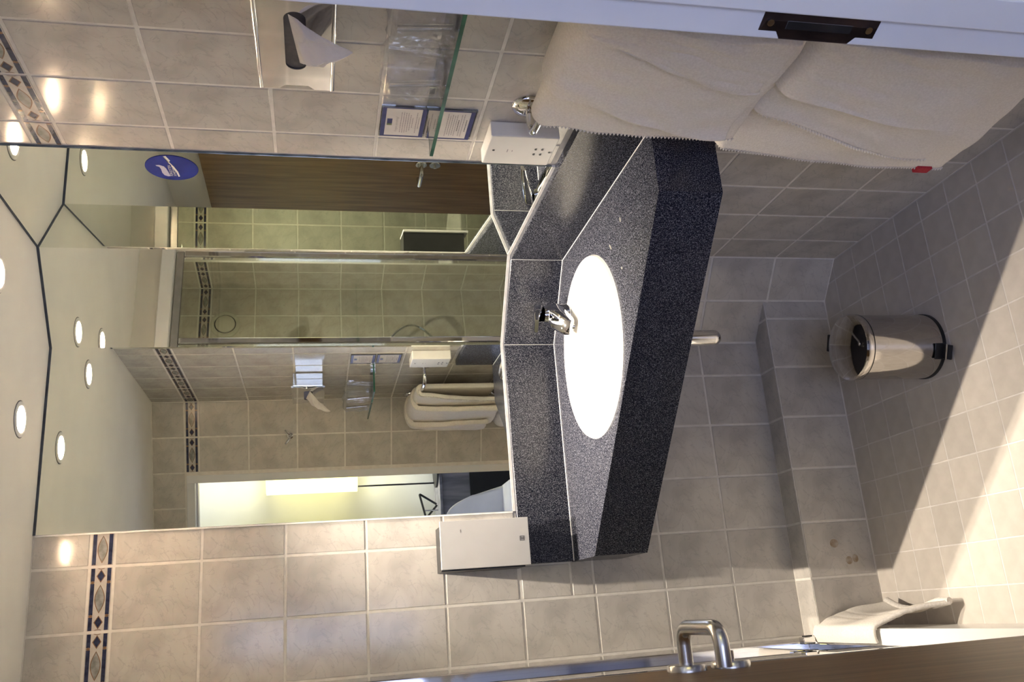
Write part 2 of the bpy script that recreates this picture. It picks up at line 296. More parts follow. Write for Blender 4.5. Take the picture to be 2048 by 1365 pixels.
def border_mesh(w, h):
    k = ('b', round(w, 4), round(h, 4))
    if k in tile_cache: return tile_cache[k]
    b = MB().box(-w / 2, w / 2, -h / 2, h / 2, -TD, 0.0, 0)
    def clipx(x): return max(-w / 2 + 0.0006, min(w / 2 - 0.0006, x))
    def poly(pts, mi, z):
        ps = [(clipx(x), y, z) for x, y in pts]
        if max(p[0] for p in ps) - min(p[0] for p in ps) > 0.001: b.add(ps, [tuple(range(len(ps)))], mi)
    H = h / 2
    for sy in (-1, 1):
        for xa, xb in ((-0.072, -0.041), (-0.036, 0.036), (0.041, 0.072)):
            poly([(xa, sy * H * 0.92), (xb, sy * H * 0.92), (xb, sy * H * 0.56), (xa, sy * H * 0.56)], 1, 0.0002)
        for xc in (-0.0385, 0.0385): poly(ell(xc, sy * H * 0.74, 0.0035, 0.0045, 10), 2, 0.0003)
    for xc in (-0.053, 0.053):
        poly([(xc - 0.0155, 0), (xc, -H * 0.42), (xc + 0.0155, 0), (xc, H * 0.42)], 2, 0.0002)
        poly([(xc - 0.0125, 0), (xc, -H * 0.33), (xc + 0.0125, 0), (xc, H * 0.33)], 1, 0.0003)
    def lens(a, bb): return [(-a + 2 * a * i / 12, bb * math.sin(PI * i / 12)) for i in range(13)] + [(a - 2 * a * i / 12, -bb * math.sin(PI * i / 12)) for i in range(1, 12)]
    poly(lens(0.033, H * 0.48), 2, 0.0002); poly(lens(0.030, H * 0.40), 3, 0.0003)
    for xc in (-0.0735, 0.0735): poly(ell(xc, 0, 0.005, H * 0.38, 14), 2, 0.0002); poly(ell(xc, 0, 0.0035, H * 0.30, 14), 0, 0.0003)
    tile_cache[k] = b.mesh('border_tile', [MT['b_cream'], MT['b_navy'], MT['b_brown'], MT['b_sage']], fix=False)
    return tile_cache[k]
def sub_rect(r, x):
    a0, a1, b0, b1 = r; c0, c1, d0, d1 = x
    c0, c1, d0, d1 = max(a0, c0), min(a1, c1), max(b0, d0), min(b1, d1)
    if c0 >= c1 or d0 >= d1: return [r]
    out = []
    if b0 < d0: out.append((a0, a1, b0, d0))
    if d1 < b1: out.append((a0, a1, d1, b1))
    if a0 < c0: out.append((a0, c0, d0, d1))
    if c1 < a1: out.append((c1, a1, d0, d1))
    return out
def lay_tiles(parent, O, U, N, u_lines, z_lines, lim, holes=(), border=True):
    "tiles on the vertical face through O along U with outward normal N; cells clipped to lim=(u0,u1,z0,z1) minus holes"
    U, N, O = Vector(U).normalized(), Vector(N).normalized(), Vector(O); V = Vector((0, 0, 1))
    right = V.cross(N)                       # local x so that x, V, N is right handed
    sgn = 1 if right.dot(U) > 0 else -1
    for i in range(len(u_lines) - 1):
        for j in range(len(z_lines) - 1):
            rects = [(max(u_lines[i], lim[0]), min(u_lines[i + 1], lim[1]), max(z_lines[j], lim[2]), min(z_lines[j + 1], lim[3]))]
            if rects[0][0] >= rects[0][1] or rects[0][2] >= rects[0][3]: continue
            for hl in holes:
                rects = [q for r in rects for q in sub_rect(r, hl)]
            isb = border and abs(z_lines[j] - ROW[10]) < 1e-4
            for a0, a1, b0, b1 in rects:
                w, h = a1 - a0 - GR, b1 - b0 - GR
                if w < 0.006 or h < 0.006: continue
                me = border_mesh(w, h) if isb else tile_mesh(w, h)
                o = bpy.data.objects.new('border_tile' if isb else 'tile', me)
                c = O + U * ((a0 + a1) / 2) + V * ((b0 + b1) / 2)
                Mx = Matrix((right, V, N)).transposed().to_4x4(); Mx.translation = c
                o.matrix_world = Mx; link(o, parent)
ZL = [FZ - 0.2] + ROW[1:11] + [ROW[10] + 0.055, ROW[10] + 0.255]

# ------------------------------------------------------------------ ceiling, floor
FRW = F0 + FE * 1.36
ceil = MB().prism([(0.06, 0.06), (0.06, -1.44)] + [tuple((F0 + FE * 1.36 + FM * 0.06)[:2]), (-1.95, -1.90), (-1.95, 0.06)], CZ, CZ + 0.05).obj('ceiling', MT['ceil'])
tag(ceil, kind='structure')
ceil.data.update()
fl_poly = [(0.05, 0.05), (0.05, -1.36)] + [tuple((F0 + FE * s + FM * 0.05)[:2]) for s in (0.0, 1.25)] + [(-1.16, -1.2), (-1.16, 0.05)]
floor = MB().prism(fl_poly, FZ - 0.06, FZ - 0.0007).obj('floor', MT['fgrout']); tag(floor, kind='structure')
ftm = MB().box(-0.0486, 0.0486, -0.0486, 0.0486, -0.008, 0.0).mesh('floor_tile', MT['ftile'], bevel=0.0008, seg=1)
def ftile(a0, a1, b0, b1):
    w, h = a1 - a0 - 0.0028, b1 - b0 - 0.0028
    if w < 0.004 or h < 0.004: return
    if abs(w - 0.0972) < 1e-4 and abs(h - 0.0972) < 1e-4: me = ftm
    else: me = MB().box(-w / 2, w / 2, -h / 2, h / 2, -0.008, 0.0).mesh('floor_tile', MT['ftile'], bevel=0.0008, seg=1)
    o = bpy.data.objects.new('tile', me); o.location = ((a0 + a1) / 2, (b0 + b1) / 2, FZ); link(o, floor)
GX, GY = -0.160, -0.457
for i in range(-2, 10):
    for j in range(-4, 15):
        x1 = GX - 0.1 * i; x0 = x1 - 0.1; y1 = GY - 0.1 * j; y0 = y1 - 0.1
        x1 = min(x1, 0.0); x0 = max(x0, -1.06); y1 = min(y1, -0.085)
        # stop at the slanting door wall
        lim = (F0 + FE * (-(x0 + x1) / 2 / math.cos(AF))).y
        y0 = max(y0, lim - 0.0)
        if x1 - x0 > 0.01 and y1 - y0 > 0.01: ftile(x0, x1, y0, y1)

# ------------------------------------------------------------------ walls
def struct(name, mb, mat, **kw): return tag(mb.obj(name, mat, **kw), kind='structure')
H = GREC
# right wall
wr = struct('wall_right', MB().box(H, 0.10, -1.48, 0.08, FZ - 0.05, CZ), MT['grout'])
ul = [-0.597 - 0.15 * 4 + 0.15 * k for k in range(-2, 9)]
ul = [-0.747 + 0.15 * k for k in range(-5, 6)]
lay_tiles(wr, (0, 0, 0), (0, 1, 0), (-1, 0, 0), ul, ZL, (-1.410, -0.1735, FZ, CZ), holes=[(YM, 0, MB0 - 0.01, CZ), (-0.845, 0, 0.845, MB0)])
# angled corner wall
wc = struct('wall_corner', MB().prism([(CA - CN * 0.0)[:2], (CB - CN * 0.0)[:2], (0.06, -0.1735), (0.06, 0.06), (-0.2065, 0.06)], FZ - 0.05, CZ), MT['grout'])
for v in wc.data.vertices:
    if (v.co - Vector((CA.x, CA.y, v.co.z))).length < 1e-4 or (v.co - Vector((CB.x, CB.y, v.co.z))).length < 1e-4: v.co -= CN * H
lay_tiles(wc, CA, CT, CN, [0, CL / 2, CL], ZL, (0, CL, FZ, 0.84))
# back wall, runs on into the shower
wb = struct('wall_back', MB().box(-1.95, -0.19, H, 0.10, FZ - 0.05, CZ), MT['grout'])
ul = [-0.759 + 0.15 * k for k in range(-8, 5)]
lay_tiles(wb, (0, 0, 0), (1, 0, 0), (0, -1, 0), ul, ZL, (-1.80, -0.2065, 0.0, CZ), holes=[(XM, 0, MB0 - 0.012, CZ), (-0.82, 0, 0.845, MB0 - 0.004), (-1.065, 0, 0.0, 0.185)])
# front (door) wall, set at an angle, opening for the door
def fpt(s, d, z): return F0 + FE * s + FM * d + Vector((0, 0, z))
b = MB()
for s0, s1, z0, z1 in ((-0.03, SJ - 0.033, FZ - 0.05, CZ), (SJ2 + 0.033, 1.36, FZ - 0.05, CZ), (SJ - 0.033, SJ2 + 0.033, DOORH + 0.033, CZ)):
    b.obox(fpt(s0, H, z0), FE * (s1 - s0), FM * 0.11, (0, 0, z1 - z0))
wf = struct('wall_front', b, MT['grout'])
lay_tiles(wf, F0, FE, -FM, [0.0, 0.15, 0.30, 0.45, 0.60, 0.75, 0.90, 1.05, 1.2, 1.35], ZL, (0.0, 1.17, FZ, CZ), holes=[(SJ - 0.033, SJ2 + 0.033, FZ - 1, DOORH + 0.033)])
# left wall beside and behind the door, and over the shower opening
b = MB().box(-1.16, -1.09 - H, -1.835, -0.885, FZ - 0.05, CZ).box(-1.16, -1.09 - H, -0.885, 0.0, 2.03, CZ)
wl = struct('wall_left', b, MT['ceil'])
lay_tiles(wl, (-1.09, 0, 0), (0, 1, 0), (1, 0, 0), [-0.885 - 0.15 * k for k in range(8, -1, -1)], ZL, (-1.835, -0.885, FZ, ROW[9]))
# shower alcove
wsl = struct('wall_shower_left', MB().box(-1.90, -1.80 - H, -1.30, 0.05, FZ - 0.05, CZ), MT['grout'])
lay_tiles(wsl, (-1.80, 0, 0), (0, 1, 0), (1, 0, 0), [-1.150 + 0.15 * k for k in range(0, 10)], ZL, (-1.150, 0, 0.05, CZ))
wse = struct('wall_shower_end', MB().box(-1.9, -1.16, -1.25, -1.150 - H, FZ - 0.05, CZ), MT['grout'])
lay_tiles(wse, (0, -1.150, 0), (1, 0, 0), (0, 1, 0), [-1.80 + 0.15 * k for k in range(0, 6)], ZL, (-1.80, -1.16, 0.05, CZ))
# tiled pipe boxing along the foot of the back wall
tr = struct('trim_1', MB().box(-1.062, -0.095, -0.085 + H, 0.0, FZ - 0.03, 0.195 - H), MT['grout'])
ub = [-0.759 + 0.15 * k for k in range(-3, 6)]
lay_tiles(tr, (0, -0.085, 0), (1, 0, 0), (0, -1, 0), ub, [FZ, 0.195], (-1.062, -0.1035, FZ, 0.195), border=False)
for i in range(len(ub) - 1):
    a0, a1 = max(ub[i], -1.062), min(ub[i + 1], -0.1035)
    if a1 - a0 < 0.01: continue
    o = bpy.data.objects.new('tile', tile_mesh(a1 - a0 - GR, 0.078)); o.location = ((a0 + a1) / 2, -0.0425, 0.195); link(o, tr)
# rusty marks on one tile of the boxing
for x, z, a, c in ((-0.82, 0.105, 0.012, 0.013), (-0.868, 0.068, 0.011, 0.010), (-0.864, 0.048, 0.011, 0.009)):
    plate('rust_stain', ell(0, 0, a, c, 14), [], 0.00025, (x, -0.0852, z), (1, 0, 0), (0, 0, 1), MT['rust'], tr)

# white header over the shower opening
tag(MB().box(-1.10, -1.048, -0.885, -0.002, 2.032, 2.078).obj('trim_2', MT['white'], bevel=0.003), kind='structure')
# door lining (frame)
frame = tag(MB().obox(fpt(SJ - 0.033, -0.002, FZ), FE * 0.033, FM * 0.135, (0, 0, DOORH + 0.033 - FZ)).obj('trim_3', MT['white'], bevel=0.002), kind='structure')
MB().obox(fpt(SJ2, -0.002, FZ), FE * 0.033, FM * 0.135, (0, 0, DOORH + 0.033 - FZ)).obj('jamb', MT['white'], frame, bevel=0.002)
MB().obox(fpt(SJ, -0.002, DOORH), FE * (SJ2 - SJ), FM * 0.135, (0, 0, 0.033)).obj('head', MT['white'], frame, bevel=0.002)
MB().obox(fpt(SJ, 0.034, FZ), FE * 0.007, FM * 0.04, (0, 0, DOORH - FZ)).obj('door_stop', MT['white'], frame, bevel=0.002)
MB().obox(fpt(SJ2 - 0.007, 0.045, FZ), FE * 0.007, FM * 0.04, (0, 0, DOORH - FZ)).obj('door_stop', MT['white'], frame, bevel=0.002)
MB().obox(fpt(SJ, 0.045, DOORH - 0.007), FE * (SJ2 - SJ), FM * 0.04, (0, 0, 0.007)).obj('door_stop', MT['white'], frame, bevel=0.002)
# strike plate on the jamb: U = up, V = depth into the frame
so = fpt(SJ, 0.0, 0.927)
outer = [(-0.075, 0.008), (-0.052, 0.008), (-0.045, -0.001), (0.045, -0.001), (0.052, 0.008), (0.075, 0.008), (0.075, 0.031), (-0.075, 0.031)]
sp = plate('strike_plate', outer, [[(-0.042, 0.012), (0.042, 0.012), (0.042, 0.022), (-0.042, 0.022)]], 0.0016, so, (0, 0, 1), FM, MT['bronze'], frame)
if (sp.data.vertices[-1].co - so).dot(FE) < 0 and False: pass
MB().obox(so + Vector((0, 0, -0.042)) + FM * 0.012 + FE * 0.0002, (0, 0, 0.084), FM * 0.010, FE * 0.0004).obj('keep_recess', MT['black'], sp)
for dz in (-0.064, 0.064): MB().lathe([(0.0045, 0), (0.0045, 0.0008), (0.0, 0.0012)], so + Vector((0, 0, dz)) + FM * 0.019 + FE * 0.0016, FE, 12).obj('screw', MT['satin'], sp, smooth=True)

# ------------------------------------------------------------------ bedroom beyond the door
def hall(name, mb, mat): return tag(mb.obj(name, mat), kind='structure')
hp = [tuple((F0 + FE * s + FM * 0.12)[:2]) for s in (-1.7, 2.3)]
hp2 = [hp[0], (hp[0][0], -3.3), (hp[1][0] - 0.45, -3.3), (hp[1][0] - 0.45, hp[1][1]), hp[1]]
hall('floor_bedroom', MB().prism(hp2, FZ - 0.06, FZ), MT['carpet'])
hall('ceiling_bedroom', MB().prism(hp2, 2.30, 2.35), MT['room'])
XL = hp[1][0] - 0.45; XR = hp[0][0]
hall('wall_bedroom_back', MB().box(XL - 0.05, XR + 0.05, -3.36, -3.30, FZ - 0.05, 2.35), MT['room'])
hall('wall_bedroom_right', MB().box(XR, XR + 0.05, -3.36, hp[0][1] + 0.05, FZ - 0.05, 2.35), MT['room'])
hall('wall_bedroom_left', MB().box(XL - 0.05, XL, -3.36, -1.8, FZ - 0.05, 2.35), MT['room'])
b = MB()
for s0, s1, z0, z1 in ((-1.72, SJ - 0.05, FZ, 2.35), (SJ2 + 0.05, 2.9, FZ, 2.35), (SJ - 0.05, SJ2 + 0.05, DOORH + 0.04, 2.35)):
    b.obox(fpt(s0, 0.1115, z0), FE * (s1 - s0), FM * 0.012, (0, 0, z1 - z0))
hall('wall_bedroom_front', b, MT['room'])
hall('trim_4', MB().box(-0.80, -0.335, -3.30, -3.22, FZ, 2.30), MT['white'])

# ------------------------------------------------------------------ door leaf
door = tag(MB().box(-1.074, -1.030, -1.822, -1.117, FZ + 0.008, 1.985).obj('door_1', MT['wood'], bevel=0.001), kind='structure')
MB().box(-1.0742, -1.0298, -1.117, -1.1145, FZ + 0.008, 1.985).obj('edge_lipping', MT['lip'], door)
HR = Vector((-1.030, -1.172, 1.034))
def rose(c, parent, name='rose'):
    return MB().lathe([(0.026, 0), (0.026, 0.007), (0.0245, 0.009), (0.0, 0.009)], c, (1, 0, 0), 36).obj(name, MT['satin'], parent, smooth=True)
rose(HR, door); rose(HR - Vector((0, 0, 0.062)), door)
lev = fillet([HR + Vector((0.004, 0, 0)), HR + Vector((0.055, 0, 0)), HR + Vector((0.055, -0.115, 0)), HR + Vector((0.010, -0.115, 0))], 0.022)
MB().tube(lev, 0.0095, 18).obj('lever_handle', MT['satin'], door, smooth=True)
MB().lathe([(0.006, 0), (0.006, 0.012), (0.0, 0.013)], HR + Vector((0.009, 0, -0.062)), (1, 0, 0), 16).obj('thumb_turn', MT['satin'], door, smooth=True)
MB().box(-1.062, -1.042, -1.1146, -1.1135, 0.93, 1.09).obj('latch_plate', MT['satin'], door)

# ------------------------------------------------------------------ mirrors
def mirror(name, label, P0, U, N, L):
    U, N = Vector(U).normalized(), Vector(N).normalized()
    P0 = Vector(P0); t = thing(name, label, 'mirror', P0 + U * (L / 2) + Vector((0, 0, MB0)), 'mirror panels round the vanity')
    b = MB().obox(P0 + Vector((0, 0, MB0)) + U * 0.0001, U * (L - 0.0002), N * 0.0040, (0, 0, MB1 - MB0))
    b.obj('glass_edge', MT['mirror_edge'], t)
    q = [P0 + U * 0.0006 + N * 0.0043 + Vector((0, 0, MB0 + 0.001)), P0 + U * (L - 0.0006) + N * 0.0043 + Vector((0, 0, MB0 + 0.001))]
    o = MB().obox(q[0] - N * 0.0012, U * (L - 0.0012), N * 0.0012, (0, 0, MB1 - MB0 - 0.002)).obj('silvered_face', MT['mirror'], t)
    MB().obox(P0 + Vector((0, 0, MB1)), U * L, N * 0.0032, (0, 0, CZ - MB1)).obj('top_seal', MT['dark_seal'], t)
    MB().obox(P0 + Vector((0, 0, MB0 - 0.0075)), U * L, N * 0.0055, (0, 0, 0.008)).obj('sealant_bead', MT['caulk'], t)
    return t
mirror('mirror_panel', 'mirror on the right tiled wall, carrying the round blue sticker', (0, YM, 0), (0, 1, 0), (-1, 0, 0), -0.1735 - YM)
mirror('mirror_panel', 'narrow mirror on the angled corner wall reflecting the shower', CA, CT, CN, CL)
mirror('mirror_panel', 'widest mirror, on the back wall above the tap, reflecting the doorway', (XM, 0, 0), (1, 0, 0), (0, -1, 0), CA.x - XM)
MB().box(XM - 0.004, XM, -0.005, 0.0, MB0, MB1).obj('edge_sealant', MT['caulk'], [o for o in bpy.data.objects if o.name == 'mirror_panel.002'][0])

# round sticker
SCN = Vector((-0.0048, -0.597, 1.794)); SU = Vector((0, -1, 0)); SV = Vector((0, 0, 1))
st = thing('round_sticker', 'round blue sticker with white toothbrush at the edge of the right mirror', 'sticker', SCN)
def spl(name, pts, mat, d): return plate(name, pts, [], 0.0003, SCN + Vector((-d, 0, 0)), SU, SV, mat, st)
spl('disc', ell(0, 0, 0.052, 0.052, 56), MT['blue'], 0.0)
def sc(p): return (p[0] * 0.052, p[1] * 0.052)
# brush and toothpaste marks: x runs to the right of the sticker, y up
spl('toothbrush', [sc(p) for p in ((-0.70, -0.16), (-0.66, -0.22), (-0.30, -0.20), (0.10, -0.10), (0.45, 0.02), (0.92, 0.20), (0.96, 0.10), (0.60, -0.02), (0.42, 0.08), (0.28, 0.0), (0.10, -0.02), (-0.3, -0.12))], MT['sticker_white'], 0.0004)
spl('toothpaste_swirl', [sc(p) for p in ((-0.66, 0.14), (-0.68, 0.24), (-0.60, 0.36), (-0.40, 0.42), (-0.10, 0.42), (0.08, 0.46), (0.14, 0.56), (0.20, 0.58), (0.22, 0.44), (0.12, 0.28), (-0.05, 0.22), (-0.4, 0.17))], MT['lilac'], 0.0004)
text_mesh('lettering', 'FORGOTTEN', 0.0078, SCN + Vector((-0.0009, 0.0335, 0.0016)), SU, SV, MT['sticker_white'], parent=st)
text_mesh('lettering', 'SOMETHING?', 0.0074, SCN + Vector((-0.0009, 0.0330, -0.0052)), SU, SV, MT['sticker_white'], parent=st)

# ------------------------------------------------------------------ vanity counter
ZT = 0.838; ZB = 0.700
BC = Vector((-0.325, -0.350)); BR = 0.224
top_out = [(-0.004, -0.863), (-0.162, -0.863), (-0.820, -0.205), (-0.820, -0.001), (-0.207, -0.001), (-0.001, -0.1741)]
van = thing('vanity_counter', 'dark speckled stone corner counter with a white inset basin', 'counter', (-0.35, -0.35, ZB))
plate('worktop', top_out, [ell(BC.x, BC.y, BR, BR, 72)], 0.030, (0, 0, ZT - 0.030), (1, 0, 0), (0, 1, 0), MT['stone'], van)
def apron(p0, p1, th=0.020):
    p0, p1 = Vector((*p0, 0)), Vector((*p1, 0)); u = (p1 - p0); n = Vector((-u.y, u.x, 0)).normalized()
    if n.dot(Vector((BC.x, BC.y, 0)) - p0) < 0: n = -n
    return MB().obox(p0 + n * 0.0004 + Vector((0, 0, ZB)), u, n * th, (0, 0, ZT - 0.030 - ZB)).obj('apron_panel', MT['stone'], van)
apron((-0.004, -0.863), (-0.162, -0.863)); apron((-0.162, -0.863), (-0.820, -0.205)); apron((-0.820, -0.205), (-0.820, -0.002))
plate('added_underside', [(-0.006, -0.840), (-0.152, -0.840), (-0.797, -0.196), (-0.797, -0.004), (-0.210, -0.004), (-0.004, -0.178)], [ell(BC.x + 0.018, BC.y - 0.01, 0.024, 0.024, 24)], 0.006, (0, 0, ZB + 0.001), (1, 0, 0), (0, 1, 0), MT['stone'], van)  # unseen dark board, added so the bin lid reflects dark
UT = 0.022; ZU = MB0 - 0.007
def ups(poly): return MB().prism(poly, ZT, ZU).obj('upstand', MT['stone'], van, bevel=0.0012, seg=1)
ca2 = CA + CN * UT; cb2 = CB + CN * UT
# inner corner lines of the upstand
kx = ca2.x + CT.x * ((-UT - ca2.y) / CT.y); ky = cb2.y + CT.y * ((-UT - cb2.x) / CT.x)
ups([(-0.8185, -0.0005), (-0.207, -0.0005), (kx, -UT), (-0.8185, -UT)])
ups([(-0.2067, -0.0008), (-0.0008, -0.1738), (-UT, ky), (kx + 0.0004, -UT - 0.0002)])
ups([(-0.0006, -0.1745), (-0.0006, -0.845), (-UT, -0.845), (-UT, ky - 0.0004)])
# thin pale joints at the foot of the upstands and in their corners
for p, q in (((-0.818, -UT), (kx, -UT)), ((kx, -UT), (-UT, ky)), ((-UT, ky), (-UT, -0.845))):
    MB().tube([(*p, ZT + 0.0006), (*q, ZT + 0.0006)], 0.0014, 6).obj('sealant_bead', MT['caulk'], van)
for p in ((kx, -UT), (-UT, ky)): MB().tube([(*p, ZT), (*p, ZU)], 0.0007, 6).obj('sealant_bead', MT['caulk'], van)
for x, y, a_, c_, rot in ((-0.150, -0.560, 0.010, 0.003, 0.6), (-0.118, -0.640, 0.006, 0.004, 0.2), (-0.225, -0.615, 0.004, 0.003, 0.9)):
    plate('dried_splash', [(px * math.cos(rot) - py * math.sin(rot), px * math.sin(rot) + py * math.cos(rot)) for px, py in ell(0, 0, a_, c_, 14)], [], 0.0002, (x, y, ZT + 0.0001), (1, 0, 0), (0, 1, 0), MT['b_sage'], van)
# basin
pr = [(0.2236, 0.0296), (0.2225, 0.0306), (0.2165, 0.0290), (0.2130, 0.020), (0.2105, 0.0), (0.203, -0.030), (0.180, -0.058), (0.135, -0.078), (0.080, -0.087), (0.026, -0.090), (0.026, -0.093), (0.0, -0.093)]
bas = thing('wash_basin', 'round white ceramic basin set under the dark worktop', 'basin', (BC.x, BC.y, ZT - 0.17))
MB().lathe(pr, (BC.x, BC.y, ZT - 0.0305), (0, 0, 1), 72).obj('bowl', MT['ceramic'], bas, smooth=True, fix=False)
MB().lathe([(0.031, 0.0), (0.030, 0.003), (0.024, 0.004), (0.020, 0.001), (0.0, 0.001)], (BC.x, BC.y, ZT - 0.0305 - 0.0905), (0, 0, 1), 32).obj('waste_ring', MT['chrome'], bas, smooth=True)
for ob in [o for o in bas.children if o.name.startswith('bowl')]:
    md = ob.modifiers.new('thick', 'SOLIDIFY'); md.thickness = 0.006; md.offset = 1.0
# bottle trap
tp = thing('bottle_trap', 'chrome bottle trap hanging below the counter', 'pipe', (BC.x + 0.018, BC.y - 0.01, 0.495))
tx, ty = BC.x + 0.018, BC.y - 0.01
MB().lathe([(0.0, 0.0), (0.008, 0.001), (0.0145, 0.005), (0.019, 0.012), (0.0205, 0.021), (0.0205, 0.120), (0.0225, 0.122), (0.0225, 0.140), (0.015, 0.142), (0.015, 0.214)], (tx, ty, 0.495), (0, 0, 1), 32).obj('bottle', MT['chrome'], tp, smooth=True)
MB().tube(fillet([(tx + 0.01, ty + 0.01, 0.60), (tx + 0.10, ty + 0.12, 0.60), (tx + 0.20, ty + 0.228, 0.60)], 0.02), 0.013, 14).obj('outlet_pipe', MT['chrome'], tp, smooth=True)

# tap: squat single-lever mixer aimed at the basin
TC = Vector((-0.180, -0.178, ZT)); TD_ = Vector((-0.64, -0.77, 0)).normalized(); TS = Vector((-TD_.y, TD_.x, 0))
tap = thing('basin_tap', 'short chrome single-lever mixer tap behind the basin', 'tap', TC)
MB().lathe([(0.033, 0), (0.033, 0.004), (0.030, 0.008), (0.028, 0.03), (0.0275, 0.058), (0.022, 0.068), (0.0, 0.069)], TC, (0, 0, 1), 40).obj('body', MT['chrome'], tap, smooth=True)
def slab_path(path, ws, hs, name, seg=10):
    "a tapering bar of rounded-box section along a path of points"
    b = MB(); vs = []; n = len(path); K = 16
    for i, p in enumerate(path):
        p = Vector(p); t = (Vector(path[min(i + 1, n - 1)]) - Vector(path[max(i - 1, 0)])).normalized(); s = TS; w = s.cross(t).normalized()
        for k in range(K):
            a = 2 * PI * k / K; ca, sa = math.cos(a), math.sin(a)
            ca = math.copysign(abs(ca) ** 0.55, ca); sa = math.copysign(abs(sa) ** 0.55, sa)
            vs.append(p + s * ws[i] * ca + w * hs[i] * sa)
    fs = [(i * K + k, i * K + (k + 1) % K, (i + 1) * K + (k + 1) % K, (i + 1) * K + k) for i in range(n - 1) for k in range(K)]
    fs += [tuple(range(K - 1, -1, -1)), tuple((n - 1) * K + k for k in range(K))]
    b.add(vs, fs); return b.obj(name, MT['chrome'], tap, smooth=True)
Z = Vector((0, 0, 1))
slab_path([TC + TD_ * -0.008 + Z * 0.036, TC + TD_ * 0.03 + Z * 0.034, TC + TD_ * 0.058 + Z * 0.028, TC + TD_ * 0.086 + Z * 0.020, TC + TD_ * 0.096 + Z * 0.014], [0.029, 0.029, 0.028, 0.025, 0.020], [0.026, 0.025, 0.021, 0.016, 0.009], 'spout')
slab_path([TC + TD_ * -0.026 + Z * 0.072, TC + TD_ * -0.006 + Z * 0.081, TC + TD_ * 0.022 + Z * 0.090, TC + TD_ * 0.06 + Z * 0.102, TC + TD_ * 0.085 + Z * 0.107], [0.026, 0.032, 0.032, 0.026, 0.018], [0.008, 0.014, 0.012, 0.008, 0.005], 'lever')
MB().lathe([(0.008, 0), (0.008, 0.006), (0.0, 0.007)], TC + TD_ * 0.088 + Z * 0.0105, (0.35 * TD_.x, 0.35 * TD_.y, -1), 18).obj('aerator', MT['satin'], tap, smooth=True)
MB().tube([TC - TD_ * 0.030 + Z * 0.0, TC - TD_ * 0.030 + Z * 0.045], 0.0025, 8).obj('pop_up_rod', MT['chrome'], tap, smooth=True)
MB().lathe([(0.0, -0.005), (0.005, -0.002), (0.005, 0.003), (0.0, 0.006)], TC - TD_ * 0.030 + Z * 0.048, (0, 0, 1), 14).obj('pop_up_knob', MT['chrome'], tap, smooth=True)

# ------------------------------------------------------------------ dispenser on the back wall
dp = thing('wall_dispenser', 'flat pale grey dispenser box on the back wall left of the mirror', 'dispenser', (-0.764, 0, 0.972))
MB().box(-0.8275, -0.716, -0.082, -0.001, 0.986, 1.201).obj('body', MT['black'], dp)
MB().box(-0.824, -0.704, -0.090, -0.083, 0.972, 1.202).obj('front_panel', MT['greymetal'], dp, bevel=0.0012)
plate('logo_square', [(-0.006, -0.006), (0.006, -0.006), (0.006, 0.006), (-0.006, 0.006)], [[(-0.0046, -0.0046), (0.0046, -0.0046), (0.0046, 0.0046), (-0.0046, 0.0046)]], 0.0002, (-0.757, -0.0901, 0.991), (1, 0, 0), (0, 0, 1), MT['ink'], dp)
for k, (x0, x1) in enumerate(((-0.0034, 0.0034), (-0.0028, 0.0022), (-0.0034, 0.0030), (-0.0030, 0.0034))):
    plate('logo_bar', [(x0, -0.0036 + 0.002 * k), (x1, -0.0036 + 0.002 * k), (x1, -0.0026 + 0.002 * k), (x0, -0.0026 + 0.002 * k)], [], 0.0002, (-0.757, -0.0901, 0.991), (1, 0, 0), (0, 0, 1), MT['ink'], dp)
plate('maker_mark', [(-0.004, -0.0006), (0.004, -0.0006), (0.004, 0.0006), (-0.004, 0.0006)], [], 0.0002, (-0.731, -0.0901, 1.150), (1, 0, 0), (0, 0, 1), MT['greyink'], dp)

# ------------------------------------------------------------------ shaver socket
sk = thing('shaver_socket', 'white shaver socket box on the right wall beside the mirror edge', 'socket', (0, -0.775, 1.018))
MB().box(-0.034, -0.0006, -0.828, -0.718, 1.020, 1.162).obj('body', MT['wplastic'], sk, bevel=0.0025)
SO = Vector((-0.0342, -0.773, 1.050))
for dy, dz in ((-0.010, 0.010), (0.010, 0.010), (-0.010, -0.004), (0.010, -0.004)):
    plate('pin_hole', [(-0.0034, -0.0020), (0.0034, -0.0020), (0.0034, 0.0014), (0.0, 0.0030), (-0.0034, 0.0014)], [], 0.0003, SO + Vector((0, dy, dz)), (0, -1, 0), (0, 0, 1), MT['black'], sk)
for z in (1.029, 1.147): MB().lathe([(0.0027, 0), (0.0027, 0.0006), (0, 0.0006)], (-0.034, -0.773, z), (-1, 0, 0), 14).obj('screw', MT['black'], sk)
for z, w in ((1.118, 0.011), (1.108, 0.005), (1.0245, 0.007)):
    plate('printed_line', [(-w / 2, -0.0009), (w / 2, -0.0009), (w / 2, 0.0009), (-w / 2, 0.0009)], [], 0.0002, (-0.0342, -0.773, z), (0, -1, 0), (0, 0, 1), MT['greyink'], sk)

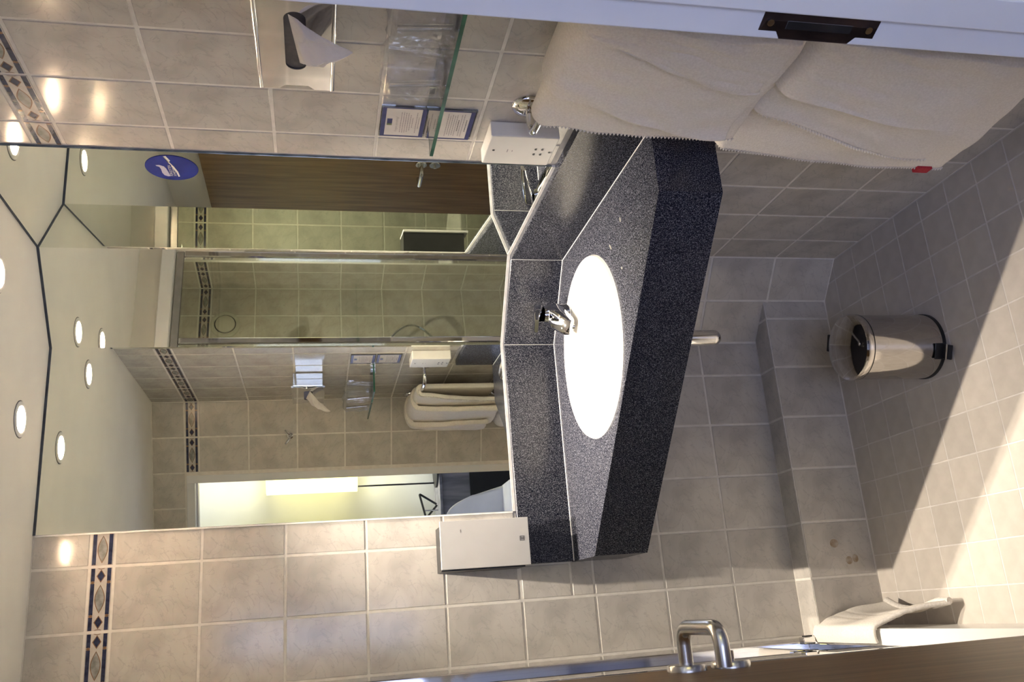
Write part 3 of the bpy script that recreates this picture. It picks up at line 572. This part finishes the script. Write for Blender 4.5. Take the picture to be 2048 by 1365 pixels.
# ------------------------------------------------------------------ card holders
def card(yc, zc, label, dark_lines, rows, title):
    t = thing('card_holder', label, 'notice', (0, yc, zc - 0.046), 'notice cards beside the glass shelf')
    w, h = 0.104, 0.086
    MB().box(-0.0030, -0.0006, yc - w / 2 - 0.002, yc + w / 2 + 0.002, zc - h / 2 - 0.003, zc + h / 2 + 0.002).obj('acrylic_back', MT['acrylic'], t)
    for z0, z1 in ((zc - h / 2 - 0.003, zc - h / 2 + 0.026), (zc + h / 2 - 0.024, zc + h / 2 + 0.002)):
        MB().box(-0.0075, -0.0010, yc - w / 2 - 0.0045, yc - w / 2 - 0.002, z0, z1).obj('side_lip', MT['acrylic'], t)
    O = Vector((-0.0036, yc, zc)); U = (0, -1, 0); V = (0, 0, 1)
    R = lambda a0, a1, b0, b1: [(a0, b0), (a1, b0), (a1, b1), (a0, b1)]
    cd_ = plate('card', R(-w / 2, w / 2, -h / 2, h / 2), [], 0.0004, O, U, V, MT['paper'], t)
    plate('printed_border', R(-w / 2, w / 2, -h / 2, h / 2), [R(-w / 2 + 0.004, w / 2 - 0.004, -h / 2 + 0.0085, h / 2 - 0.0085)], 0.0002, O + Vector((-0.0005, 0, 0)), U, V, MT['navy'], cd_)
    P = O + Vector((-0.0005, 0, 0))
    plate('logo_field', R(-0.005, 0.012, 0.0215, 0.0315), [], 0.0002, P, U, V, MT['navy'], cd_)
    plate('logo_field', R(-0.011, -0.005, 0.0215, 0.0315), [], 0.0002, P, U, V, MT['green_print'], cd_)
    if title: text_mesh('printed_title', title, 0.0072, P + Vector((-0.0004, 0.034, 0.0105)), U, V, MT['greyink'], shear=0.3, parent=cd_)
    rnd = random.Random(int(yc * 1000 + zc * 7777))
    for k, (zz, half) in enumerate(rows):
        x = -half
        while x < half:
            ln = rnd.uniform(0.003, 0.008); x2 = min(x + ln, half)
            plate('printed_line', R(x, x2, zz - 0.0007, zz + 0.0007), [], 0.0002, P, U, V, MT['ink'] if k in dark_lines else MT['greyink'], cd_)
            x = x2 + 0.0015
card(-0.812, 1.334, 'upper of the two navy-bordered notice cards, above the glass shelf', (), [(0.0045, 0.036), (0.0, 0.037), (-0.0045, 0.036), (-0.009, 0.034), (-0.0135, 0.028), (-0.018, 0.018), (-0.0255, 0.036), (-0.030, 0.020)], 'Forgot something?')
card(-0.810, 1.239, 'lower navy-bordered notice card, seen through the glass shelf', (5, 8), [(0.0085, 0.040), (0.004, 0.034), (-0.0005, 0.038), (-0.005, 0.036), (-0.0095, 0.038), (-0.014, 0.020), (-0.0185, 0.038), (-0.0235, 0.040), (-0.0295, 0.021)], None)

# ------------------------------------------------------------------ glass shelf and wrapped tumblers
ZS = 1.288
sh = thing('glass_shelf', 'green-edged glass shelf on the right tiled wall', 'shelf', (0, -1.10, ZS))
MB().box(-0.1105, -0.003, -1.330, -0.876, ZS, ZS + 0.006).obj('glass_pane', MT['shelf_glass'], sh)
for nm, q in (('front_edge', (-0.1125, -0.1106, -1.330, -0.876)), ('end_edge', (-0.1125, -0.003, -0.8759, -0.8742))):
    MB().box(*q, ZS - 0.0002, ZS + 0.0062).obj(nm, MT['green_edge'], sh)
for y in (-0.95, -1.25): MB().box(-0.022, -0.0008, y - 0.012, y + 0.012, ZS - 0.009, ZS + 0.013).obj('clip', MT['chrome'], sh, bevel=0.002)
def cup(yc, label, sd):
    c = Vector((-0.060, yc, ZS + 0.0068)); t = thing('wrapped_tumbler', label, 'tumbler', c, 'wrapped tumblers on the glass shelf')
    MB().lathe([(0.026, 0.0), (0.027, 0.002), (0.034, 0.086), (0.0345, 0.088), (0.033, 0.088), (0.0258, 0.004), (0.0, 0.004)], c, (0, 0, 1), 36).obj('tumbler', MT['tumbler'], t, smooth=True, fix=False)
    rnd = random.Random(sd); b = MB(); K = 44; L = 16; vs = []
    for i in range(L):
        f = i / (L - 1); h = 0.0005 + 0.100 * f
        for k in range(K):
            a = 2 * PI * k / K
            r = 0.0365 + 0.010 * abs(math.cos(a * 1.0 + 0.5)) ** 3 + 0.0055 * noise.noise(Vector((math.cos(a) * 2.4, math.sin(a) * 2.4, h * 40 + sd))) + 0.0025 * noise.noise(Vector((math.cos(a) * 7, math.sin(a) * 7, h * 110 + sd)))
            if f > 0.88: r *= 1 - (f - 0.88) * 3.2
            r *= 0.90 + 0.10 * min(1, f * 4)
            vs.append(c + Vector((math.cos(a) * r, math.sin(a) * r * 1.22, h + (0.010 * noise.noise(Vector((a, sd, 2.0))) if f > 0.85 else 0))))
    b.add(vs, [(i * K + k, i * K + (k + 1) % K, (i + 1) * K + (k + 1) % K, (i + 1) * K + k) for i in range(L - 1) for k in range(K)] + [tuple((L - 1) * K + k for k in range(K))])
    b.obj('plastic_film', MT['film'], t, fix=False)
cup(-1.068, 'plastic-wrapped tumbler on the glass shelf, the one nearer the mirror', 3)
cup(-1.215, 'plastic-wrapped tumbler on the glass shelf, the one nearer the door jamb', 11)

# ------------------------------------------------------------------ tissue dispenser
tb = thing('tissue_dispenser', 'polished chrome tissue box on the right wall with a tissue pulled out', 'tissue box', (0, -1.117, 1.468))
ty0, ty1, tz0, tz1, txf = -1.245, -0.990, 1.474, 1.592, -0.060
b = MB().box(txf + 0.004, -0.0006, ty0 + 0.001, ty1 - 0.001, tz0 + 0.001, tz1 - 0.001)
b.obj('body', MT['chrome'], tb, bevel=0.004, seg=3)
W2, H2 = (ty1 - ty0) / 2, (tz1 - tz0) / 2
outer = [(-W2, -H2), (W2, -H2)] + [(W2 - 0.020 * math.sin(PI * i / 14), -H2 + 0.030 + (2 * H2 - 0.060) * i / 14) for i in range(15)] + [(W2, H2), (-W2, H2)] + [(-W2 + 0.020 * math.sin(PI * i / 14), H2 - 0.030 - (2 * H2 - 0.060) * i / 14) for i in range(15)]
SR, SLn = 0.0165, 0.056
slot = [(SLn + SR * math.sin(PI * i / 12), -SR * math.cos(PI * i / 12)) for i in range(13)] + [(-SLn - SR * math.sin(PI * i / 12), SR * math.cos(PI * i / 12)) for i in range(13)]
SCTR = Vector((txf + 0.0025, (ty0 + ty1) / 2, (tz0 + tz1) / 2))
plate('front_plate', outer, [slot], 0.0022, SCTR, (0, -1, 0), (0, 0, 1), MT['chrome'], tb)
plate('slot_opening', [(a * 0.999, c * 0.999) for a, c in slot], [], 0.0003, SCTR + Vector((0.0012, 0, 0)), (0, -1, 0), (0, 0, 1), MT['ink'], tb)
for z0, z1 in ((tz1 - 0.004, tz1 + 0.003), (tz0 - 0.003, tz0 + 0.004)): MB().tube([(txf + 0.003, ty0, (z0 + z1) / 2), (txf + 0.003, ty1, (z0 + z1) / 2)], 0.0042, 14).obj('rolled_edge', MT['chrome'], tb, smooth=True)
# the tissue: a crumpled triangular flag of paper drooping out of the slot
b = MB(); K, L = 30, 26; vs = []
A0 = SCTR + Vector((0.001, -0.062, 0.010)); A1 = SCTR + Vector((0.001, 0.058, -0.006))
Q = Vector((-0.096, -1.092, 1.492)); tip = Vector((-0.112, -1.172, 1.447))
for i in range(L):
    f = i / (L - 1)
    up = A0.lerp(tip, f); lo2 = A1 * (1 - f) ** 2 + Q * 2 * f * (1 - f) + tip * f * f
    for k in range(K):
        g = k / (K - 1)
        p = up.lerp(lo2, g); env = min(1.0, f * 5) * (1 - f ** 4)
        crease = 0.009 * math.sin(g * 11.0 + 2.5 * f) * (1 - 0.6 * f) + 0.010 * noise.noise(Vector((g * 3.5 + f * 2, f * 2.5, 1.7))) + 0.004 * abs(noise.noise(Vector((g * 10, f * 7, 4.2))))
        p = p + Vector((-0.016 * math.sin(PI * g) * env - crease * env, 0.003 * noise.noise(Vector((g * 6, f * 6, 9))) * env, 0.006 * env * math.sin(PI * g) - 0.4 * crease * env))
        vs.append(p)
b.add(vs, [(i * K + k, i * K + k + 1, (i + 1) * K + k + 1, (i + 1) * K + k) for i in range(L - 1) for k in range(K - 1)])
o = b.obj('tissue', MT['tissue'], tb, smooth=False, fix=False)
md = o.modifiers.new('thick', 'SOLIDIFY'); md.thickness = 0.0008

# ------------------------------------------------------------------ towel rails
def rail(z, label):
    t = thing('towel_rail', label, 'towel rail', (0, -1.13, z), 'towel rails on the right wall')
    for y in (-0.892, -1.352):
        MB().lathe([(0.034, 0.0006), (0.034, 0.004), (0.030, 0.010), (0.020, 0.015), (0.012, 0.017)], (0, y, z), (-1, 0, 0), 32).obj('rose', MT['chrome'], t, smooth=True)
    MB().tube(fillet([(-0.010, -0.892, z), (-0.070, -0.892, z), (-0.078, -0.955, z), (-0.078, -1.290, z), (-0.070, -1.352, z), (-0.010, -1.352, z)], 0.05), 0.0075, 16).obj('bar', MT['chrome'], t, smooth=True)
    return t
rail(1.098, 'upper chrome towel rail, its round mount showing above the stone counter')
rail(0.722, 'lower chrome towel rail hidden behind hanging towels')
def towel(name, label, zr, layers, tagged=None):
    """folded towels over a rail: each layer runs back bottom -> over the bar -> front bottom, extruded along Y"""
    y_mid = (layers[0]['y0'] - 1.335) / 2
    t = thing(name, label, 'towel', (-0.078, y_mid, min(l_['zf'] for l_ in layers)), 'white towels on the rails')
    for li, l_ in enumerate(layers):
        r, th, sd, zf, zb = l_['r'], l_['th'], l_['sd'], l_['zf'], l_['zb']
        prof = []; nb, na, nf = 8, 10, 26
        for i in range(nb): prof.append((-0.078 + r * 0.80, zb + (zr - zb) * i / nb))
        for i in range(na + 1):
            an = PI * i / na; prof.append((-0.078 + r * math.cos(an) * (0.80 if an < PI / 2 else 1.0), zr + (0.0153 + (r - 0.018) * 0.25) * math.sin(an)))
        for i in range(1, nf + 1):
            f = i / nf; prof.append((-0.078 - r - l_.get('flare', 0.015) * math.sin(f * PI * 0.72), zr + (zf - zr) * f))
        K = 34; vs = []; n = len(prof)
        for i, (x, z) in enumerate(prof):
            f = max(0.0, (i - nb - na) / nf)
            for k in range(K):
                g = k / (K - 1)
                e = min(1.0, f * 1.15); yi = l_['y0'] + (l_['y1'] - l_['y0']) * (e * e * (3 - 2 * e) * 0.6 + 0.4 * e); y = yi + (-1.338 - yi) * g
                drape = 0.5 + 0.5 * noise.noise(Vector((g * 2.6 + 0.8 * f, f * 0.9, sd)))
                wv = l_.get('wav', 0.016) * (0.25 + 0.75 * f) * drape + 0.004 * noise.noise(Vector((g * 9 + f * 2, f * 5, sd + 5)))
                if g < 0.10: wv += 0.004 * (1 - g / 0.10) ** 2 * (0.3 + f)        # soft rolled edge
                zz = z + (0.014 * noise.noise(Vector((g * 2.2, 0.3, sd + 9))) + l_.get('lift', 0.0) * g) * f
                front = 1.0 if i > nb + na // 2 else 0.0
                vs.append((x - wv * front, y + 0.006 * noise.noise(Vector((f * 4, g, sd))), zz))
        mb = MB().add(vs, [(i * K + k, (i + 1) * K + k, (i + 1) * K + k + 1, i * K + k + 1) for i in range(n - 1) for k in range(K - 1)])
        o = mb.obj('cloth' if li == 0 else 'folded_flap', MT['towel'], t, smooth=True, fix=False)
        md = o.modifiers.new('thick', 'SOLIDIFY'); md.thickness = th; md.offset = 0.0
        ms = o.modifiers.new('soft', 'SUBSURF'); ms.levels = 1; ms.render_levels = 2
        if l_.get('hem'):
            pts = [Vector(vs[i * K]) + Vector((-th * 0.40, 0.0008, 0)) for i in range(nb + 3, n)]
            b2 = MB()
            for i in range(len(pts) - 1):
                seg = pts[i + 1] - pts[i]; m_ = max(1, round(seg.length / 0.0065))
                for q in range(m_):
                    c0 = pts[i] + seg * ((q + 0.15) / m_); c1 = pts[i] + seg * ((q + 0.85) / m_)
                    b2.tube([c0 + Vector((0.0020, -0.005, 0)), (c0 + c1) / 2 + Vector((-0.0006, -0.0004, 0)), c1 + Vector((0.0020, -0.005, 0))], 0.0021, 5)
            b2.obj('stitched_hem', MT['hem'], t, smooth=True, fix=False)
        if tagged and li == 0:
            z = tagged
            j = min(range(nb + na, n), key=lambda i_: abs(vs[i_ * K][2] - z)); p = Vector(vs[j * K])
            MB().box(p.x - th * 0.5 - 0.0030, p.x - th * 0.5 + 0.008, p.y - 0.010, p.y + 0.0095, z - 0.017, z + 0.017).obj('red_label', MT['red'], t, bevel=0.001)
    return t
towel('bath_towel', 'inner folded white towel with a stitched hem, on the upper rail', 1.098, [dict(r=0.018, th=0.020, sd=1.0, zf=0.745, zb=0.80, y0=-0.985, y1=-1.000, hem=True, wav=0.012)])
towel('hand_towel', 'outer white towel folded over the hemmed one on the upper rail', 1.100,
      [dict(r=0.044, th=0.021, sd=4.0, zf=0.772, zb=0.86, y0=-1.105, y1=-1.035, wav=0.014, flare=0.012), dict(r=0.070, th=0.020, sd=21.0, zf=0.795, zb=0.95, y0=-1.290, y1=-1.205, wav=0.010, flare=0.010)], None)
towel('bath_towel', 'inner folded white towel with a red label, on the lower rail', 0.722, [dict(r=0.018, th=0.020, sd=7.0, zf=0.232, zb=0.42, y0=-0.935, y1=-0.935, hem=True, wav=0.012, flare=0.02, lift=0.03)], 0.285)
towel('hand_towel', 'outer white towel folded over the red-labelled one on the lower rail', 0.724,
      [dict(r=0.044, th=0.021, sd=12.0, zf=0.335, zb=0.45, y0=-1.095, y1=-1.005, hem=True, wav=0.014, flare=0.014, lift=0.02), dict(r=0.070, th=0.020, sd=33.0, zf=0.395, zb=0.50, y0=-1.185, y1=-1.140, wav=0.012, flare=0.012)])

# ------------------------------------------------------------------ pedal bin
BX, BY, BRd = -0.368, -0.462, 0.0815
pb = thing('pedal_bin', 'small polished steel pedal bin standing under the counter', 'bin', (BX, BY, FZ))
pd = Vector((-0.42, -0.91, 0)).normalized(); ps = Vector((-pd.y, pd.x, 0))
MB().lathe([(BRd + 0.0015, 0.0), (BRd + 0.0015, 0.008), (BRd, 0.009)], (BX, BY, FZ), (0, 0, 1), 64).obj('base_ring', MT['black'], pb, smooth=True)
MB().lathe([(BRd, 0.0085), (BRd, 0.196)], (BX, BY, FZ), (0, 0, 1), 96).obj('body', MT['steel'], pb, smooth=True)
MB().lathe([(BRd - 0.0005, 0.1965), (BRd + 0.0012, 0.1975), (BRd + 0.0012, 0.1995)], (BX, BY, FZ), (0, 0, 1), 64).obj('seam_ring', MT['black'], pb, smooth=True)
MB().lathe([(BRd + 0.001, 0.199), (BRd + 0.0015, 0.213), (BRd - 0.001, 0.219), (BRd - 0.008, 0.222), (0.050, 0.2275), (0.025, 0.230), (0.0, 0.2308)], (BX, BY, FZ), (0, 0, 1), 96).obj('lid', MT['steel'], pb, smooth=True)
hc = Vector((BX, BY, FZ + 0.185)) - pd * (BRd + 0.006)
MB().obox(hc - ps * 0.022 - pd * 0.006, ps * 0.044, pd * 0.012, (0, 0, 0.032)).obj('hinge', MT['black'], pb, bevel=0.002)
pc = Vector((BX, BY, FZ)) + pd * (BRd - 0.002)
MB().obox(pc - ps * 0.020 + Z * 0.007 + pd * 0.003, ps * 0.040, pd * 0.004, (0, 0, 0.026)).obj('pedal_shroud', MT['black'], pb, bevel=0.001)
MB().obox(pc - ps * 0.018 + Z * 0.006 + pd * 0.003, ps * 0.036, pd * 0.030, (0, 0, 0.006)).obj('pedal', MT['black'], pb, bevel=0.0015)
MB().tube([pc - ps * 0.019 + pd * 0.022 + Z * 0.0145, pc + ps * 0.019 + pd * 0.022 + Z * 0.0145], 0.0026, 10).obj('pedal_bar', MT['chrome'], pb, smooth=True)

# ------------------------------------------------------------------ shower
ty_ = thing('shower_tray', 'white raised shower tray behind the open door', 'shower tray', (-1.42, -0.6, FZ))
outer = [(-1.797, -1.147), (-1.165, -1.147), (-1.165, -0.882), (-1.040, -0.882), (-1.040, -0.003), (-1.797, -0.003)]
inner = [(-1.75, -1.10), (-1.21, -1.10), (-1.13, -0.80), (-1.13, -0.06), (-1.75, -0.06)]
plate('rim', outer, [inner], 0.034, (0, 0, 0.150), (1, 0, 0), (0, 1, 0), MT['tray'], ty_)
MB().box(-1.056, -1.044, -0.882, -0.086, FZ, 0.150).obj('side_panel', MT['tray'], ty_)
MB().prism(inner, 0.110, 0.120).obj('tray_floor', MT['tray'], ty_)
SX = -1.088
ss = thing('shower_screen', 'chrome-framed clear glass shower screen left of the tiled back wall', 'shower screen', (SX, -0.44, 0.184))
MB().box(SX - 0.014, SX + 0.018, -0.032, -0.0005, 0.186, 2.00).obj('wall_channel', MT['chrome'], ss, bevel=0.003)
for y in (-0.483, -0.868):
    MB().box(SX - 0.014, SX + 0.014, y - 0.013, y + 0.013, 0.186, 2.00).obj('post', MT['chrome'], ss, bevel=0.004)
MB().box(SX - 0.012, SX + 0.012, -0.880, -0.033, 2.001, 2.026).obj('top_rail', MT['satin'], ss, bevel=0.002)
MB().box(SX - 0.012, SX + 0.012, -0.880, -0.033, 0.1845, 0.202).obj('bottom_rail', MT['chrome'], ss, bevel=0.002)
for y0, y1 in ((-0.469, -0.033), (-0.854, -0.497)): MB().box(SX - 0.003, SX + 0.003, y0, y1, 0.203, 2.0).obj('glass_pane', MT['glass'], ss)
MB().box(SX + 0.0125, SX + 0.030, -0.075, -0.050, 0.205, 0.240).obj('hinge_block', MT['chrome'], ss, bevel=0.002)
MB().box(SX + 0.0305, SX + 0.034, -0.070, -0.055, 0.210, 0.232).obj('hinge_cap', MT['black'], ss)
fan = thing('extractor_fan', 'round cream extractor vent on the tiled shower wall', 'vent', (-1.80, -0.950, 1.915))
MB().lathe([(0.067, 0.0005), (0.067, 0.005), (0.060, 0.009), (0.049, 0.010), (0.049, 0.004), (0.047, 0.004)], (-1.80, -0.950, 1.915), (1, 0, 0), 48).obj('bezel', MT['cream_fan'], fan, smooth=True)
MB().lathe([(0.049, 0.0045), (0.0, 0.0045)], (-1.80, -0.950, 1.915), (1, 0, 0), 48).obj('shadow_gap', MT['ink'], fan)
MB().lathe([(0.044, 0.0046), (0.044, 0.013), (0.040, 0.016), (0.0, 0.018)], (-1.80, -0.950, 1.915), (1, 0, 0), 48).obj('disc', MT['cream_fan'], fan, smooth=True)
hb = thing('hand_shower', 'chrome hand shower with a looping metal hose inside the shower', 'shower', (-1.80, -0.79, 1.0))
MB().tube([(-1.755, -0.79, 1.10), (-1.755, -0.79, 1.75)], 0.009, 14).obj('riser_rail', MT['chrome'], hb, smooth=True)
for z in (1.12, 1.73): MB().tube([(-1.80, -0.79, z), (-1.755, -0.79, z)], 0.011, 14).obj('rail_bracket', MT['chrome'], hb, smooth=True)
MB().lathe([(0.0, 0), (0.032, 0.004), (0.036, 0.012), (0.014, 0.028), (0.010, 0.10), (0.011, 0.13)], (-1.69, -0.79, 1.70), (-0.5, 0, -1), 24).obj('shower_head', MT['chrome'], hb, smooth=True)
MB().tube(fillet([(-1.80, -0.79, 0.98), (-1.745, -0.79, 0.98)], 0.02), 0.024, 18).obj('mixer_valve', MT['chrome'], hb, smooth=True)
hp_ = [Vector((-1.745, -0.80, 0.96))]
for i in range(1, 24):
    a = i / 24; hp_.append(Vector((-1.74 + 0.02 * math.sin(a * PI), -0.815 - 0.088 * math.sin(a * PI), 0.93 + 0.25 * a)))
hp_ += [Vector((-1.735, -0.80, 1.24)), Vector((-1.74, -0.79, 1.45)), Vector((-1.735, -0.79, 1.58))]
rr2 = []; pp = []
for i in range(len(hp_) - 1):
    m_ = max(2, int((hp_[i + 1] - hp_[i]).length / 0.003))
    for q in range(m_): pp.append(hp_[i].lerp(hp_[i + 1], q / m_)); rr2.append(0.0062 if len(rr2) % 2 else 0.0072)
MB().tube(pp, rr2, 8).obj('hose', MT['chrome'], hb, smooth=True)

# bath mat draped over the tray rim
mt_ = thing('bath_mat', 'white bath mat draped over the shower tray edge', 'bath mat', (-1.03, -0.22, FZ))
b = MB(); K, L = 34, 44; vs = []
for i in range(L):
    f = i / (L - 1)
    for k in range(K):
        g = k / (K - 1)
        y_top = -0.062 - 0.275 * g; y_bot = -0.155 - 0.245 * g
        if f < 0.28:
            q = f / 0.28; x = -1.073 + 0.038 * q; z = 0.1935 + 0.005 * math.sin(q * PI); y = y_top
        else:
            q = (f - 0.28) / 0.72; y = y_top + (y_bot - y_top) * q
            bx = -0.984 - 0.020 * math.sin(PI * min(1.0, g * 1.15)) - 0.008 * g
            x = -1.035 + (bx + 1.035) * math.sin(q * PI / 2) ** 0.9; z = 0.1935 - (0.172 - 0.010 * math.sin(PI * g)) * (q ** 1.1)
        w_ = 0.006 * noise.noise(Vector((g * 3, f * 4, 3.0))) - 0.0022 * math.exp(-((f - 0.60 - 0.05 * g) / 0.018) ** 2) - 0.0022 * math.exp(-((f - 0.48 - 0.06 * g) / 0.018) ** 2)
        vs.append((x + w_ * f, y, max(z + 0.5 * w_, FZ + 0.010)))
b.add(vs, [(i * K + k, i * K + k + 1, (i + 1) * K + k + 1, (i + 1) * K + k) for i in range(L - 1) for k in range(K - 1)])
o = b.obj('cloth', MT['towel'], mt_, smooth=True, fix=False)
md = o.modifiers.new('thick', 'SOLIDIFY'); md.thickness = 0.009; md.offset = 0.0
ms = o.modifiers.new('soft', 'SUBSURF'); ms.levels = 1; ms.render_levels = 2
MB().tube([Vector(vs[(L - 1) * K + k]) + Vector((0.004, 0, 0.002)) for k in range(K)], 0.0085, 12).obj('rolled_hem', MT['hem'], mt_, smooth=True)
MB().tube([Vector(vs[i * K + K - 1]) + Vector((0.0, 0.003, 0.001)) for i in range(10, L)], 0.0062, 12).obj('rolled_hem', MT['hem'], mt_, smooth=True)

# ------------------------------------------------------------------ robe hook on the door wall
HC = fpt(0.155, 0, 1.612); hk = thing('robe_hook', 'small chrome double robe hook on the tiles beside the doorway', 'hook', HC)
MB().lathe([(0.013, 0.0006), (0.013, 0.004), (0.008, 0.008), (0.007, 0.016)], HC, -FM, 24).obj('mount', MT['chrome'], hk, smooth=True)
for s in (-1, 1):
    MB().tube(fillet([HC - FM * 0.012, HC - FM * 0.026 + FE * s * 0.012 + Z * 0.004, HC - FM * 0.034 + FE * s * 0.030 + Z * 0.020], 0.012), [0.005] * 9 + [0.004], 12).obj('prong', MT['chrome'], hk, smooth=True)

# ------------------------------------------------------------------ downlights
def downlight(x, y, label, power, cone=57):
    c = Vector((x, y, CZ)); t = thing('downlight', label, 'downlight', c, 'recessed ceiling downlights')
    MB().lathe([(0.042, 0.0), (0.0415, -0.003), (0.034, -0.0042), (0.031, -0.0030), (0.030, -0.0005)], c, (0, 0, 1), 44).obj('bezel', MT['caulk'], t, smooth=True, fix=False)
    MB().lathe([(0.0424, -0.0002), (0.0436, -0.0002), (0.0436, -0.0009), (0.0424, -0.0009)], c, (0, 0, 1), 44).obj('shadow_line', MT['ink'], t, fix=False)
    MB().lathe([(0.030, -0.0012), (0.0, -0.0012)], c, (0, 0, 1), 36).obj('lamp_face', MT['lamp_on'], t, fix=False)
    l = bpy.data.lights.new('downlight_beam', 'SPOT'); l.energy = power; l.color = SPOT_COL; l.spot_size = math.radians(cone); l.spot_blend = 1.0; l.shadow_soft_size = 0.010
    lo_ = bpy.data.objects.new('downlight_beam', l); lo_.location = c - Vector((0, 0, 0.008)); COL.objects.link(lo_); lo_.parent = t; lo_.matrix_parent_inverse = t.matrix_basis.inverted()
    return t
downlight(-0.432, -0.172, 'recessed downlight in the ceiling by the back mirror, seen directly', SPOT_W)
downlight(-0.165, -0.400, 'recessed ceiling downlight above the right side of the counter, seen in mirrors', SPOT_W)
downlight(-0.695, -0.280, 'recessed ceiling downlight above the left end of the counter', SPOT_W * 1.45)
downlight(-1.20, -0.32, 'recessed ceiling downlight inside the shower', SPOT_W * 0.34, 145)

# ------------------------------------------------------------------ bedroom things seen in the mirror
lp = thing('table_lamp', 'lit table lamp with tall yellow shade seen in the mirror through the doorway', 'lamp', (-0.05, -3.09, 0.7745))
MB().lathe([(0.112, 1.262), (0.112, 1.792)], (-0.05, -3.06, 0), (0, 0, 1), 40, cap=False).obj('shade', MT['shade_on'], lp, smooth=True)
MB().tube([(-0.05, -3.06, 0.79), (-0.05, -3.06, 1.30)], 0.008, 10).obj('pole', MT['black'], lp, smooth=True)
MB().lathe([(0.11, 0.0), (0.11, 0.012), (0.012, 0.022)], (-0.05, -3.06, 0.7745), (0, 0, 1), 28).obj('base', MT['black'], lp, smooth=True)
MB().tube([(-0.127, -3.09, 1.27), (-0.127, -3.09, 0.79)], 0.005, 8).obj('pull_cord', MT['black'], lp)
l = bpy.data.lights.new('lamp_bulb', 'POINT'); l.energy = 16; l.color = (1.0, 0.97, 0.92); l.shadow_soft_size = 0.04
lo_ = bpy.data.objects.new('lamp_bulb', l); lo_.location = (-0.05, -3.06, 1.53); COL.objects.link(lo_); lo_.parent = lp; lo_.matrix_parent_inverse = lp.matrix_basis.inverted()
hd = thing('wooden_cabinet', 'grey wood cabinet below the lamp, seen in the mirror', 'cabinet', (-0.15, -2.98, FZ))
MB().box(-0.60, 0.30, -3.21, -2.98, FZ + 0.06, 0.755).obj('carcass', MT['grey_wood'], hd, bevel=0.003)
MB().box(-0.62, 0.32, -3.215, -2.965, 0.756, 0.774).obj('top', MT['grey_wood'], hd, bevel=0.003)
MB().box(-0.58, 0.28, -3.20, -3.0, FZ, FZ + 0.06).obj('plinth', MT['black'], hd)
MB().box(-0.30, 0.06, -2.978, -2.97, 0.10, 0.585).obj('dark_front', MT['black'], hd)
pl = thing('white_chair', 'white moulded chair standing in the bedroom, seen in the mirror', 'chair', (-0.36, -2.72, FZ))
b = MB(); K, L = 18, 14; vs = []
for i in range(L):
    f = i / (L - 1)
    for k in range(K):
        g = -1 + 2 * k / (K - 1); hw = 0.20 * (1 - 0.25 * f) 
        z = 0.40 + 0.36 * f - 0.16 * (abs(g) ** 3) * f
        vs.append((-0.40 + hw * g, -2.78 - 0.05 * f + 0.05 * (1 - g * g) * -1, z))
b.add(vs, [(i * K + k, i * K + k + 1, (i + 1) * K + k + 1, (i + 1) * K + k) for i in range(L - 1) for k in range(K - 1)])
o = b.obj('backrest', MT['linen'], pl, smooth=True, fix=False); md = o.modifiers.new('thick', 'SOLIDIFY'); md.thickness = 0.02
MB().box(-0.60, -0.20, -2.80, -2.44, 0.395, 0.425).obj('seat', MT['linen'], pl, bevel=0.01)
for x in (-0.57, -0.23):
    for y in (-2.77, -2.47): MB().tube([(x, y, 0.395), (x, y, FZ)], 0.012, 10).obj('leg', MT['black'], pl)
tf = thing('folding_frame', 'black triangular tubular frame on the cabinet, seen in the mirror', 'rack', (-0.28, -3.05, 0.775))
MB().tube(fillet([(-0.262, -3.06, 0.785), (-0.195, -3.06, 0.888), (-0.345, -3.06, 0.852), (-0.268, -3.06, 0.782)], 0.012), 0.0065, 10).obj('frame', MT['black'], tf, smooth=True)
MB().tube([(-0.300, -3.045, 0.778), (-0.300, -3.045, 0.86)], 0.004, 8).obj('strut', MT['satin'], tf)

# window that lets the daylight into the bedroom
wn = tag(MB().box(-2.02, -1.98, -3.31, -3.285, 0.86, 2.04).obj('window_1', MT['white']), kind='structure')
MB().box(-0.86, -0.82, -3.31, -3.285, 0.86, 2.04).obj('window_frame', MT['white'], wn)
MB().box(-1.98, -0.86, -3.31, -3.285, 0.86, 0.90).obj('window_frame', MT['white'], wn)
MB().box(-1.98, -0.86, -3.31, -3.285, 2.00, 2.04).obj('window_frame', MT['white'], wn)
MB().box(-1.98, -0.86, -3.299, -3.295, 0.90, 2.00).obj('window_pane', MT['glass'], wn)
